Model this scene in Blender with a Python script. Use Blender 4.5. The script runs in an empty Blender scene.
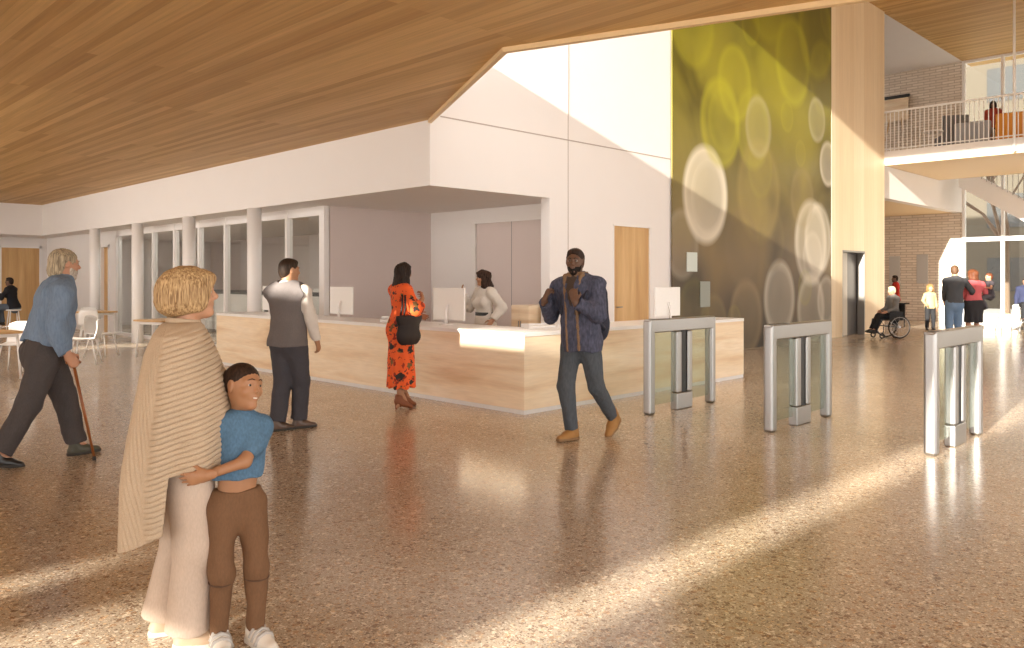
import bpy, bmesh, math, random
import numpy as np
from mathutils import Vector, Matrix, Euler

random.seed(7)
SC = bpy.context.scene
COL = SC.collection
PI = math.pi

# ------------------------------------------------------------------ materials
def new_mat(name):
    m = bpy.data.materials.new(name)
    m.use_nodes = True
    nt = m.node_tree
    return m, nt, nt.nodes['Principled BSDF']

def N(nt, t, **kw):
    n = nt.nodes.new(t)
    for k, v in kw.items():
        if k.startswith('i_'):
            n.inputs[k[2:].replace('_', ' ')].default_value = v
        else:
            setattr(n, k, v)
    return n

def rgb(r, g, b):
    f = lambda c: (c / 255 / 12.92) if c / 255 <= .04045 else ((c / 255 + .055) / 1.055) ** 2.4
    return (f(r), f(g), f(b), 1)

_cache = {}
def plain(name, col, rough=.6, metal=0, spec=.5, noise=.06, nscale=30, bump=0, coat=0, sheen=0):
    """A plain surface with a faint mottling of its own colour."""
    if name in _cache: return _cache[name]
    m, nt, b = new_mat(name)
    tc = N(nt, 'ShaderNodeTexCoord')
    no = N(nt, 'ShaderNodeTexNoise'); no.inputs['Scale'].default_value = nscale; no.inputs['Detail'].default_value = 3
    nt.links.new(tc.outputs['Object'], no.inputs['Vector'])
    mx = N(nt, 'ShaderNodeMix', data_type='RGBA')
    nt.links.new(no.outputs['Fac'], mx.inputs[0])
    lo = tuple(c * (1 - noise) for c in col[:3]) + (1,); hi = tuple(min(1, c * (1 + noise)) for c in col[:3]) + (1,)
    mx.inputs[6].default_value = lo; mx.inputs[7].default_value = hi
    nt.links.new(mx.outputs[2], b.inputs['Base Color'])
    b.inputs['Roughness'].default_value = rough; b.inputs['Metallic'].default_value = metal
    b.inputs['Specular IOR Level'].default_value = spec
    if coat: b.inputs['Coat Weight'].default_value = coat
    if sheen: b.inputs['Sheen Weight'].default_value = sheen
    if bump:
        bp = N(nt, 'ShaderNodeBump'); bp.inputs['Strength'].default_value = bump; bp.inputs['Distance'].default_value = .01
        nt.links.new(no.outputs['Fac'], bp.inputs['Height']); nt.links.new(bp.outputs['Normal'], b.inputs['Normal'])
    _cache[name] = m
    return m

def ramp(nt, fac, stops, interp='LINEAR'):
    r = N(nt, 'ShaderNodeValToRGB'); cr = r.color_ramp; cr.interpolation = interp
    while len(cr.elements) < len(stops): cr.elements.new(.5)
    for e, (p, c) in zip(cr.elements, stops):
        e.position = p; e.color = c
    nt.links.new(fac, r.inputs['Fac'])
    return r

def mixc(nt, fac, a, b, blend='MIX'):
    m = N(nt, 'ShaderNodeMix', data_type='RGBA', blend_type=blend)
    for i, v in ((0, fac), (6, a), (7, b)):
        if hasattr(v, 'links') or hasattr(v, 'is_linked'): nt.links.new(v, m.inputs[i])
        else: m.inputs[i].default_value = v
    return m.outputs[2]

def mapping(nt, vec, scale=(1, 1, 1), rot=(0, 0, 0), loc=(0, 0, 0)):
    mp = N(nt, 'ShaderNodeMapping')
    mp.inputs['Scale'].default_value = scale; mp.inputs['Rotation'].default_value = rot; mp.inputs['Location'].default_value = loc
    nt.links.new(vec, mp.inputs['Vector'])
    return mp.outputs['Vector']

def wood_planks(name, c1, c2, swap, width, length, rough=.5, grain=.25):
    """Boards running along 'swap' axis: 'y' boards run along world y seen from below, 'z' boards stand upright on an x-z wall."""
    m, nt, b = new_mat(name)
    tc = N(nt, 'ShaderNodeTexCoord')
    sx = N(nt, 'ShaderNodeSeparateXYZ'); nt.links.new(tc.outputs['Object'], sx.inputs[0])
    cx = N(nt, 'ShaderNodeCombineXYZ')
    along = {'y': 'Y', 'z': 'Z', 'x': 'X'}[swap]
    across = 'X' if swap != 'x' else 'Z'
    nt.links.new(sx.outputs[along], cx.inputs['X']); nt.links.new(sx.outputs[across], cx.inputs['Y'])
    br = N(nt, 'ShaderNodeTexBrick', offset=.37, offset_frequency=3)
    br.inputs['Color1'].default_value = c1; br.inputs['Color2'].default_value = c2
    br.inputs['Mortar'].default_value = tuple(.5 * (p + q) * .78 for p, q in zip(c1[:3], c2[:3])) + (1,)
    br.inputs['Scale'].default_value = 1; br.inputs['Mortar Size'].default_value = .0012; br.inputs['Bias'].default_value = 0
    br.inputs['Brick Width'].default_value = length; br.inputs['Row Height'].default_value = width
    nt.links.new(cx.outputs[0], br.inputs['Vector'])
    g = N(nt, 'ShaderNodeTexNoise'); g.inputs['Scale'].default_value = 1; g.inputs['Detail'].default_value = 4
    nt.links.new(mapping(nt, cx.outputs[0], (.9, 26, 1)), g.inputs['Vector'])
    r = ramp(nt, g.outputs['Fac'], [(.25, (1 - grain, 1 - grain, 1 - grain, 1)), (.75, (1 + grain * .3,) * 3 + (1,))])
    out = mixc(nt, 1.0, br.outputs['Color'], r.outputs['Color'], 'MULTIPLY')
    nt.links.new(out, b.inputs['Base Color'])
    b.inputs['Roughness'].default_value = rough; b.inputs['Specular IOR Level'].default_value = .35
    return m

def wood_veneer(name, stops, axis_scale, rough=.45):
    m, nt, b = new_mat(name)
    tc = N(nt, 'ShaderNodeTexCoord')
    g = N(nt, 'ShaderNodeTexNoise'); g.inputs['Scale'].default_value = 1; g.inputs['Detail'].default_value = 3; g.inputs['Distortion'].default_value = .35
    nt.links.new(mapping(nt, tc.outputs['Object'], axis_scale), g.inputs['Vector'])
    r = ramp(nt, g.outputs['Fac'], stops)
    g2 = N(nt, 'ShaderNodeTexNoise'); g2.inputs['Scale'].default_value = 1; g2.inputs['Detail'].default_value = 4
    nt.links.new(mapping(nt, tc.outputs['Object'], tuple(s * 9 for s in axis_scale)), g2.inputs['Vector'])
    r2 = ramp(nt, g2.outputs['Fac'], [(.3, (.9, .9, .9, 1)), (.7, (1.0, 1.0, 1.0, 1))])
    nt.links.new(mixc(nt, 1.0, r.outputs['Color'], r2.outputs['Color'], 'MULTIPLY'), b.inputs['Base Color'])
    b.inputs['Roughness'].default_value = rough
    return m

def glass_mat(name, tint=(.93, .95, .93), refl=.10, tr=1.0, rough=0.0):
    """Thin architectural glass: clear with a facing-dependent mirror reflection."""
    m = bpy.data.materials.new(name); m.use_nodes = True
    nt = m.node_tree; nt.nodes.clear()
    out = N(nt, 'ShaderNodeOutputMaterial'); mx = N(nt, 'ShaderNodeMixShader')
    t = N(nt, 'ShaderNodeBsdfTransparent'); t.inputs['Color'].default_value = tuple(tint) + (1,)
    g = N(nt, 'ShaderNodeBsdfGlossy'); g.inputs['Roughness'].default_value = rough
    lw = N(nt, 'ShaderNodeLayerWeight'); lw.inputs['Blend'].default_value = .35
    mr = N(nt, 'ShaderNodeMapRange'); mr.inputs['To Min'].default_value = refl * .5; mr.inputs['To Max'].default_value = min(1, refl * 5)
    nt.links.new(lw.outputs['Facing'], mr.inputs['Value'])
    nt.links.new(mr.outputs['Result'], mx.inputs[0]); nt.links.new(t.outputs[0], mx.inputs[1]); nt.links.new(g.outputs[0], mx.inputs[2])
    nt.links.new(mx.outputs[0], out.inputs['Surface'])
    return m

# ------------------------------------------------------------------ mesh builder
class MB:
    def __init__(s): s.bm = bmesh.new()
    def box(s, x0, x1, y0, y1, z0, z1, M=None):
        vs = [s.bm.verts.new(Vector(p) if M is None else M @ Vector(p)) for p in
              ((x0,y0,z0),(x1,y0,z0),(x1,y1,z0),(x0,y1,z0),(x0,y0,z1),(x1,y0,z1),(x1,y1,z1),(x0,y1,z1))]
        for f in ((3,2,1,0),(4,5,6,7),(0,1,5,4),(1,2,6,5),(2,3,7,6),(3,0,4,7)):
            s.bm.faces.new([vs[i] for i in f])
        return s
    def prism(s, poly, z0, z1, M=None):
        """poly (counter-clockwise) in x-y, from z0 to z1"""
        T = (lambda p: Vector(p)) if M is None else (lambda p: M @ Vector(p))
        a = [s.bm.verts.new(T((p[0], p[1], z0))) for p in poly]; b = [s.bm.verts.new(T((p[0], p[1], z1))) for p in poly]
        n = len(poly)
        s.bm.faces.new(a[::-1]); s.bm.faces.new(b)
        for i in range(n): s.bm.faces.new((a[i], a[(i+1) % n], b[(i+1) % n], b[i]))
        return s
    def tube(s, pts, r, n=10, caps=True):
        pts = [Vector(p) for p in pts]
        rr = r if isinstance(r, (list, tuple)) else [r] * len(pts)
        rings = []; ref = None
        for i, p in enumerate(pts):
            d = (pts[min(i+1, len(pts)-1)] - pts[max(i-1, 0)]).normalized()
            if ref is None:
                ref = Vector((0,0,1)) if abs(d.z) < .9 else Vector((1,0,0))
            u = d.cross(ref).normalized(); v = u.cross(d).normalized(); ref = v
            rings.append([s.bm.verts.new(p + (u * math.cos(2*PI*k/n) + v * math.sin(2*PI*k/n)) * rr[i]) for k in range(n)])
        for a, b in zip(rings, rings[1:]):
            for k in range(n): s.bm.faces.new((a[k], b[k], b[(k+1) % n], a[(k+1) % n]))
        if caps:
            s.bm.faces.new(rings[0]); s.bm.faces.new(rings[-1][::-1])
        return s
    def torus(s, c, R, r, axis='y', n=40, k=8):
        c = Vector(c); ring = []
        for i in range(n):
            a = 2*PI*i/n
            e = Vector((math.cos(a), 0, math.sin(a))) if axis == 'y' else Vector((math.cos(a), math.sin(a), 0))
            ax = Vector((0,1,0)) if axis == 'y' else Vector((0,0,1))
            ring.append([s.bm.verts.new(c + e*(R + r*math.cos(2*PI*j/k)) + ax*r*math.sin(2*PI*j/k)) for j in range(k)])
        for i in range(n):
            for j in range(k):
                s.bm.faces.new((ring[i][j], ring[(i+1) % n][j], ring[(i+1) % n][(j+1) % k], ring[i][(j+1) % k]))
        return s
    def lathe(s, prof, c=(0,0,0), n=24):
        c = Vector(c); rings = []
        for r, z in prof:
            rings.append([s.bm.verts.new(c + Vector((r*math.cos(2*PI*k/n), r*math.sin(2*PI*k/n), z))) for k in range(n)])
        for a, b in zip(rings, rings[1:]):
            for k in range(n): s.bm.faces.new((a[k], a[(k+1) % n], b[(k+1) % n], b[k]))
        s.bm.faces.new(rings[0][::-1]); s.bm.faces.new(rings[-1])
        return s
    def grid(s, P):
        """P[i][j] points -> a sheet"""
        vs = [[s.bm.verts.new(p) for p in row] for row in P]
        for i in range(len(vs)-1):
            for j in range(len(vs[0])-1):
                s.bm.faces.new((vs[i][j], vs[i+1][j], vs[i+1][j+1], vs[i][j+1]))
        return s
    def build(s, name, m, parent=None, bevel=0, smooth=False, seg=2, solid=0):
        bm = s.bm
        if bevel:
            bmesh.ops.bevel(bm, geom=list(bm.edges), offset=bevel, segments=seg, affect='EDGES', profile=.5, clamp_overlap=True)
        bmesh.ops.recalc_face_normals(bm, faces=list(bm.faces))
        me = bpy.data.meshes.new(name); bm.to_mesh(me); bm.free()
        if smooth:
            me.polygons.foreach_set('use_smooth', [True] * len(me.polygons))
        o = bpy.data.objects.new(name, me); COL.objects.link(o)
        if m is not None: me.materials.append(m)
        if parent is not None: o.parent = parent
        if solid:
            md = o.modifiers.new('thickness', 'SOLIDIFY'); md.thickness = solid; md.offset = 0
        if smooth and bevel:
            o.modifiers.new('wn', 'WEIGHTED_NORMAL')
        return o

def thing(name, label, cat, loc=(0,0,0), rz=0, group=None):
    o = bpy.data.objects.new(name, None); COL.objects.link(o)
    o.location = loc; o.rotation_euler = (0, 0, rz); o.empty_display_size = .1
    o['label'] = label; o['category'] = cat
    if group: o['group'] = group
    return o

def tag(o, label, cat, group=None, kind=None):
    o['label'] = label; o['category'] = cat
    if group: o['group'] = group
    if kind: o['kind'] = kind
    return o

def struct(o, label=None, cat=None):
    o['kind'] = 'structure'
    if label: o['label'] = label
    if cat: o['category'] = cat
    return o

def sroot(name, label, cat, loc=(0, 0, 0), rz=0):
    o = thing(name, label, cat, loc, rz); o['kind'] = 'structure'
    return o

def dup(root, loc, rz=None, label=None, group=None):
    def cp(o, parent):
        c = o.copy(); COL.objects.link(c); c.parent = parent
        for ch in o.children: cp(ch, c)
        return c
    r = cp(root, None); r.location = loc
    if rz is not None: r.rotation_euler = (0, 0, rz)
    if label: r['label'] = label
    if group: r['group'] = group
    return r

def BX(name, m, x0, x1, y0, y1, z0, z1, parent=None, bevel=0):
    return MB().box(x0, x1, y0, y1, z0, z1).build(name, m, parent, bevel)
# ------------------------------------------------------------------ world, camera, sun
# x runs away to the right along the art wall, y away to the left along the desk; the viewer stands at the origin.
EYE = 1.57
cd = bpy.data.cameras.new('camera'); cam = bpy.data.objects.new('camera', cd); COL.objects.link(cam)
cam.location = (0, 0, EYE); cam.rotation_euler = (PI/2, 0, -PI/4)
cd.sensor_width = 36; cd.lens = 805/1024*36; cd.shift_y = -45/1024; cd.clip_end = 500
SC.camera = cam
vs = SC.view_settings; vs.view_transform = 'Standard'; vs.look = 'None'; vs.gamma = 1; vs.use_curve_mapping = False
vs.exposure = -0.13
SC.cycles.use_denoising = True
SC.cycles.max_bounces = 10; SC.cycles.diffuse_bounces = 6; SC.cycles.glossy_bounces = 5; SC.cycles.transparent_max_bounces = 16
SC.cycles.sample_clamp_indirect = 6

w = bpy.data.worlds.new('daylight'); SC.world = w; w.use_nodes = True
bg = w.node_tree.nodes['Background']
bg.inputs['Color'].default_value = (1.0, .972, .945, 1); bg.inputs['Strength'].default_value = 4.2

SUN = Vector((1, .11, -.25)).normalized()
sl = bpy.data.lights.new('sun', 'SUN'); sl.energy = 21; sl.color = (1, .935, .82); sl.angle = math.radians(.8)
so = bpy.data.objects.new('sun', sl); COL.objects.link(so); so.rotation_euler = SUN.to_track_quat('-Z', 'Y').to_euler(); so.location = (-20, -3, 9)

# ------------------------------------------------------------------ materials of the building
M = {}
M['white'] = plain('white_plaster', (.80, .765, .745, 1), .75, noise=.015, nscale=2)
M['trimwhite'] = plain('white_paint', (.82, .79, .77, 1), .45, noise=.01)
M['plank'] = wood_planks('ceiling_boards', rgb(188,146,86), rgb(220,182,120), 'y', .115, 5.5, .5, .2)
M['clad'] = wood_planks('wall_boards', rgb(230,206,170), rgb(240,220,188), 'z', .24, 30, .5, .10)
M['birch'] = wood_veneer('pale_birch', [(.3, rgb(222,188,148)), (.45, rgb(238,214,180)), (.6, rgb(245,226,198)), (.75, rgb(234,206,168))], (.45, .45, 5), .42)
M['oak'] = wood_veneer('oak_door', [(.25, rgb(182,138,86)), (.5, rgb(204,164,110)), (.75, rgb(218,182,130))], (5, 5, .35), .45)
M['steel'] = plain('brushed_steel', (.40, .39, .38, 1), .36, metal=1, noise=.05, nscale=60)
M['dark'] = plain('dark_metal', (.03, .03, .03, 1), .5)
M['grey'] = plain('mid_grey', (.28, .27, .26, 1), .6)
M['worktop'] = plain('white_worktop', (.80, .78, .75, 1), .3, noise=.02)
M['plinth'] = plain('pale_plinth', (.72, .70, .68, 1), .4)
M['glass'] = glass_mat('clear_glass', (.95, .96, .94), .06)
M['tintglass'] = glass_mat('green_glass', (.80, .86, .80), .08)
M['pink'] = plain('blush_wall', (.66, .57, .54, 1), .75, noise=.02, nscale=2)

def terrazzo():
    m, nt, b = new_mat('terrazzo')
    tc = N(nt, 'ShaderNodeTexCoord')
    base = N(nt, 'ShaderNodeTexNoise'); base.inputs['Scale'].default_value = 1.3; base.inputs['Detail'].default_value = 5
    nt.links.new(tc.outputs['Object'], base.inputs['Vector'])
    col = ramp(nt, base.outputs['Fac'], [(.3, rgb(172,157,137)), (.7, rgb(188,174,154))]).outputs['Color']
    for sc, th, ct in ((26, .30, (rgb(110,82,62), rgb(164,128,96), rgb(236,220,194), rgb(136,108,88))),
                       (58, .34, (rgb(240,226,204), rgb(134,98,70), rgb(98,76,60), rgb(214,180,140))),
                       (120, .36, (rgb(126,100,78), rgb(238,222,198), rgb(172,138,106), rgb(100,80,66)))):
        v = N(nt, 'ShaderNodeTexVoronoi'); v.inputs['Scale'].default_value = sc; v.inputs['Randomness'].default_value = 1
        wob = N(nt, 'ShaderNodeTexNoise'); wob.inputs['Scale'].default_value = sc * 1.3
        nt.links.new(tc.outputs['Object'], wob.inputs['Vector'])
        add = N(nt, 'ShaderNodeVectorMath', operation='MULTIPLY_ADD')
        add.inputs[1].default_value = (.9/sc,) * 3
        nt.links.new(wob.outputs['Color'], add.inputs[0]); nt.links.new(tc.outputs['Object'], add.inputs[2])
        nt.links.new(add.outputs[0], v.inputs['Vector'])
        sep = N(nt, 'ShaderNodeSeparateColor'); nt.links.new(v.outputs['Color'], sep.inputs[0])
        chip = ramp(nt, sep.outputs['Red'], [(i/4, c) for i, c in enumerate(ct)], 'CONSTANT').outputs['Color']
        size = N(nt, 'ShaderNodeMath', operation='MULTIPLY'); size.inputs[1].default_value = th * 1.7
        nt.links.new(sep.outputs['Green'], size.inputs[0])
        lt = N(nt, 'ShaderNodeMath', operation='LESS_THAN')
        nt.links.new(v.outputs['Distance'], lt.inputs[0]); nt.links.new(size.outputs[0], lt.inputs[1])
        f = N(nt, 'ShaderNodeMath', operation='MULTIPLY'); f.inputs[1].default_value = .72
        nt.links.new(lt.outputs[0], f.inputs[0])
        col = mixc(nt, f.outputs[0], col, chip)
    nt.links.new(col, b.inputs['Base Color'])
    b.inputs['Roughness'].default_value = .19; b.inputs['IOR'].default_value = 1.6; b.inputs['Specular IOR Level'].default_value = .6
    return m
M['terrazzo'] = terrazzo()

def brickwall():
    m, nt, b = new_mat('tan_brick')
    tc = N(nt, 'ShaderNodeTexCoord'); sx = N(nt, 'ShaderNodeSeparateXYZ'); nt.links.new(tc.outputs['Object'], sx.inputs[0])
    cx = N(nt, 'ShaderNodeCombineXYZ'); nt.links.new(sx.outputs['Y'], cx.inputs['X']); nt.links.new(sx.outputs['Z'], cx.inputs['Y'])
    br = N(nt, 'ShaderNodeTexBrick')
    br.inputs['Color1'].default_value = rgb(214,200,184); br.inputs['Color2'].default_value = rgb(230,218,204); br.inputs['Mortar'].default_value = rgb(184,168,152)
    br.inputs['Scale'].default_value = 1; br.inputs['Mortar Size'].default_value = .012
    br.inputs['Brick Width'].default_value = .42; br.inputs['Row Height'].default_value = .10
    nt.links.new(cx.outputs[0], br.inputs['Vector']); nt.links.new(br.outputs['Color'], b.inputs['Base Color'])
    b.inputs['Roughness'].default_value = .85
    return m
M['brick'] = brickwall()

def mural():
    """An abstract of soft overlapping rings and discs on olive and lemon fields."""
    m, nt, b = new_mat('abstract_print')
    tc = N(nt, 'ShaderNodeTexCoord'); P = tc.outputs['Object']
    n1 = N(nt, 'ShaderNodeTexNoise'); n1.inputs['Scale'].default_value = .42; n1.inputs['Detail'].default_value = 2.5; n1.inputs['Distortion'].default_value = .6
    nt.links.new(mapping(nt, P, (1.25, 1, .8), loc=(3.1, 0, 1.7)), n1.inputs['Vector'])
    sx = N(nt, 'ShaderNodeSeparateXYZ'); nt.links.new(P, sx.inputs[0])
    mr = N(nt, 'ShaderNodeMapRange'); mr.inputs['From Min'].default_value = 0; mr.inputs['From Max'].default_value = 9.5
    nt.links.new(sx.outputs['Z'], mr.inputs['Value'])
    base = ramp(nt, mr.outputs['Result'], [(0, rgb(70,58,48)), (.22, rgb(112,92,64)), (.42, rgb(118,106,54)), (.6, rgb(134,126,40)), (.78, rgb(104,98,36)), (1, rgb(54,52,26))]).outputs['Color']
    tone = ramp(nt, n1.outputs['Fac'], [(.32, (.36,.33,.29,1)), (.52, (.95,.95,.9,1)), (.7, (1.25,1.25,.95,1))]).outputs['Color']
    col = mixc(nt, 1.0, base, tone, 'MULTIPLY')
    rnd = random.Random(11)
    lem, cream, dk = rgb(178,172,42), rgb(236,226,206), rgb(58,52,30)
    discs = [  # x, z, radius, colour, strength
        (14.9, 3.35, .95, cream, .70), (15.0, 3.3, .8, cream, .3), (15.5, 4.95, .90, lem, .50), (15.6, 5.0, .68, lem, .25),
        (16.1, 5.9, .8, lem, .4), (16.9, 5.0, .85, lem, .32), (18.0, 7.4, 1.5, lem, .6), (18.9, 6.9, 1.0, lem, .55), (17.6, 8.2, 1.0, lem, .3),
        (20.2, 7.9, 1.1, lem, .4), (20.6, 6.8, .9, lem, .25), (14.4, 6.9, .9, lem, .25), (17.2, 3.6, 1.1, rgb(160,140,80), .35),
        (19.9, 2.5, 1.0, cream, .5), (20.3, 2.6, .85, cream, .4), (18.2, 1.1, .85, cream, .42), (19.9, .8, .85, cream, .42), (20.8, 1.0, .6, cream, .35),
        (16.6, .7, .8, rgb(160,140,104), .4), (15.2, .6, .6, rgb(150,136,90), .25), (20.9, 4.6, .55, cream, .5), (19.4, 3.6, .7, rgb(150,130,90), .3),
        (16.4, 2.3, .8, rgb(120,100,70), .35), (17.8, 2.5, .7, rgb(120,104,60), .3), (18.4, 8.9, 1.2, dk, .55), (20.4, 9.2, 1.2, dk, .6), (14.2, 9.0, 1.0, dk, .4), (14.3, 1.3, .7, dk, .4), (21.0, 5.8, 1.0, dk, .2)]
    for _ in range(12): discs.append((rnd.uniform(14, 21), rnd.uniform(.6, 8.6), rnd.uniform(.3, .7), rnd.choice((lem, cream, rgb(170,160,60))), rnd.uniform(.1, .25)))
    for x, z, r, c, s in discs:
        d = N(nt, 'ShaderNodeVectorMath', operation='DISTANCE')
        nt.links.new(mapping(nt, P, (1.12, 0, .94)), d.inputs[0]); d.inputs[1].default_value = (x * 1.12, 0, z * .94)
        soft = r > 1.2 or c == dk
        k = r if not soft else r * 1.1
        if soft: st = [(0, s*.75), (k*.5/2.2, s*.6), (k*.85/2.2, s*.3), (min(.99, k*1.3/2.2), 0)]
        else: st = [(0, s*.42), (k*.70/2.2, s*.5), (k*.92/2.2, s*.95), (min(.99, k*1.10/2.2), 0)]
        rp = ramp(nt, d.outputs['Value'], [(p_, (v_,)*3 + (1,)) for p_, v_ in st])
        md = N(nt, 'ShaderNodeMath', operation='DIVIDE'); md.inputs[1].default_value = 2.2
        nt.links.new(d.outputs['Value'], md.inputs[0]); nt.links.new(md.outputs[0], rp.inputs['Fac'])
        col = mixc(nt, rp.outputs['Color'], col, c)
    nt.links.new(col, b.inputs['Base Color'])
    b.inputs['Roughness'].default_value = .38
    return m
M['mural'] = mural()

# ------------------------------------------------------------------ shell
YA = 9.17            # art wall plane
XF = 7.47            # fascia plane over the desk
ZC, ZS, ZR = 3.9, 2.94, 9.53
struct(BX('ground', plain('paving', (.50, .47, .43, 1), .9), -90, 130, -90, 120, -.5, -.12), 'pale paving around the building', 'ground')
struct(BX('floor', M['terrazzo'], -20, 32.7, -4.5, 32, -.12, 0), 'polished speckled terrazzo floor of the lobby', 'floor')

# low boarded ceiling with unseen slots added behind the viewer to shape sun patches; its void edge steps around the tall hall
slots = [(-14.5, 3.4, .55, .92), (-15.6, -14.05, 1.5, 2.36), (-15.3, -14.1, 2.86, 3.12), (-6.15, -4.75, 5.0, 6.6), (-10.4, -7.9, 17.6, 18.7), (-9.2, -7.4, 14.1, 15.0)]
def edge_x(y):
    if y >= YA: return XF
    if y >= 5.79: return 5.69 + (y-5.79) / (YA-5.79) * (XF-5.69)
    return 5.69 + (5.79-y) * .326
ys = sorted({-4.5, YA, 5.79, 28.4} | {v for s in slots for v in s[2:]})
mb = MB()
for y0, y1 in zip(ys, ys[1:]):
    ym = .5*(y0+y1)
    cuts = sorted((s[0], s[1]) for s in slots if s[2] <= ym <= s[3])
    x = -20
    spans = []
    for a, c in cuts:
        spans.append((x, a)); x = c
    for a, c in spans: mb.box(a, c, y0, y1, ZC, ZC+.1)
    mb.prism([(x, y0), (edge_x(y0), y0), (edge_x(y1), y1), (x, y1)], ZC, ZC+.1)
struct(mb.build('ceiling', M['plank']), 'low boarded timber ceiling over the lobby', 'ceiling')
mb = MB()   # upstand around the void, above the low roof
E = [(edge_x(-4.5), -4.5), (5.69, 5.79), (XF, YA)]
for (xa, ya), (xb, yb) in zip(E, E[1:]):
    mb.prism([(xa-.15, ya), (xa, ya), (xb, yb), (xb-.15, yb)], ZC+.1, 5.24)
struct(mb.build('wall_upstand', M['white']), 'white upstand wall around the ceiling void', 'wall')
mb = MB()
for (xa, ya), (xb, yb) in zip(E, E[1:]):
    mb.prism([(xa-.035, ya), (xa+.03, ya), (xb+.03, yb), (xb-.035, yb)], ZC-.05, ZC+.3)
struct(mb.build('trim_1', plain('pale_edge', rgb(226,196,150), .5)), 'pale timber edge strip around the ceiling void', 'trim')

# tall hall roof
struct(BX('ceiling_hall', M['plank'], 7.0, 33.5, -4.5, YA, ZR, ZR+.25), 'high boarded timber ceiling of the tall hall', 'ceiling')
struct(BX('ceiling_landing', M['white'], 24.8, 33.5, YA, 13.5, ZR, ZR+.25), 'white ceiling over the upper landing', 'ceiling')

# unseen walls added to cut sky light in the hall: open clerestory only where the sun comes in
struct(BX('wall_sky_block', M['white'], 7.0, 7.15, -4.5, 2.0, 5.24, ZR), 'added unseen white wall cutting sky light beside the clerestory', 'wall')
struct(BX('wall_side_block', M['white'], 10.6, 33.5, -4.7, -4.5, 3.9, ZR), 'added unseen white side wall cutting sky light in the tall hall', 'wall')
# art wall
WA = M['white']
mb = MB()
mb.box(XF, 10.07, YA, YA+.2, ZS, ZR+.2)
mb.box(10.07, 11.80, YA, YA+.2, 0, ZR+.2); mb.box(11.80, 12.98, YA, YA+.2, 2.58, ZR+.2); mb.box(12.98, 21.1, YA, YA+.2, 0, ZR+.2)
struct(mb.build('wall_right', WA), 'tall white wall beside the printed art wall', 'wall')
mb = MB(); mb.box(10.535, 10.55, YA-.004, YA+.01, 0, ZR); mb.box(XF+.2, 13.65, YA-.004, YA+.01, 3.965, 3.985)
struct(mb.build('trim_2', plain('joint_grey', rgb(176,164,156), .8)), 'thin recessed joint lines in the white wall', 'trim')  # joint lines in a darker grey of their own
d = sroot('door_1', 'oak door in the tall white wall behind the desk', 'door', (11.8, YA, 0))
BX('door_leaf', M['oak'], .02, 1.16, .02, .07, .005, 2.56, d)
mb = MB(); mb.box(0, .03, -.01, .1, 0, 2.58); mb.box(1.15, 1.18, -.01, .1, 0, 2.58); mb.box(0, 1.18, -.01, .1, 2.555, 2.585)
mb.build('door_frame', M['trimwhite'], d)
MB().tube([(.10, .0, 1.05), (.10, -.05, 1.05), (.22, -.05, 1.05)], .011, 8).build('door_handle', M['steel'], d, smooth=True)
mp = BX('mural_panel', M['mural'], 13.65, 21.1, YA-.055, YA-.03, 0, ZR); tag(mp, 'tall abstract print of olive and lemon glowing rings covering the wall', 'mural')
for i, (x, z0, z1, lab) in enumerate(((14.35, 1.72, 2.12, 'small pale sign plate on the printed wall, the higher one'), (14.85, .98, 1.52, 'small grey sign plate low on the printed wall above the gates'))):
    s = BX('sign_plate', plain('sign_%d' % i, ((.6, .66, .62, 1), (.30, .32, .28, 1))[i], .3), x-.19, x+.19, YA-.075, YA-.055, z0, z1, None, .006)
    tag(s, lab, 'sign')
# boarded end panel with the dark doorway
mb = MB()
mb.box(21.1, 21.8, YA-.06, YA+.3, 0, ZR); mb.box(23.35, 24.8, YA-.06, YA+.3, 0, ZR); mb.box(21.8, 23.35, YA-.06, YA+.3, 2.36, ZR)
struct(mb.build('wall_timber', M['clad']), 'pale vertical timber boarding at the end of the art wall', 'wall')
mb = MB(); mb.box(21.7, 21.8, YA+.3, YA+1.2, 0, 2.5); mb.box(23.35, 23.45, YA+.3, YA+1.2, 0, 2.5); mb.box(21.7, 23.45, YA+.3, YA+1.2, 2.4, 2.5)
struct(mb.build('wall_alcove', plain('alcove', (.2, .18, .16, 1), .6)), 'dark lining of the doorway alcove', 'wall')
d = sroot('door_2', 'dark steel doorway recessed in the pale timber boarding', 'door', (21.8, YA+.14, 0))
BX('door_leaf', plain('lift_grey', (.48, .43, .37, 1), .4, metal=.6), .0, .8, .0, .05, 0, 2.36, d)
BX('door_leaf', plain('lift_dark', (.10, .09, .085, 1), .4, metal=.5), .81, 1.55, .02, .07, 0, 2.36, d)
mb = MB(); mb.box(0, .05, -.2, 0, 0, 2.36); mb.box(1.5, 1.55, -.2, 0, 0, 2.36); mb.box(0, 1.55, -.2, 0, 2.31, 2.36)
mb.build('door_frame', plain('frame_steel', (.38, .36, .33, 1), .4, metal=.8), d)
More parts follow.
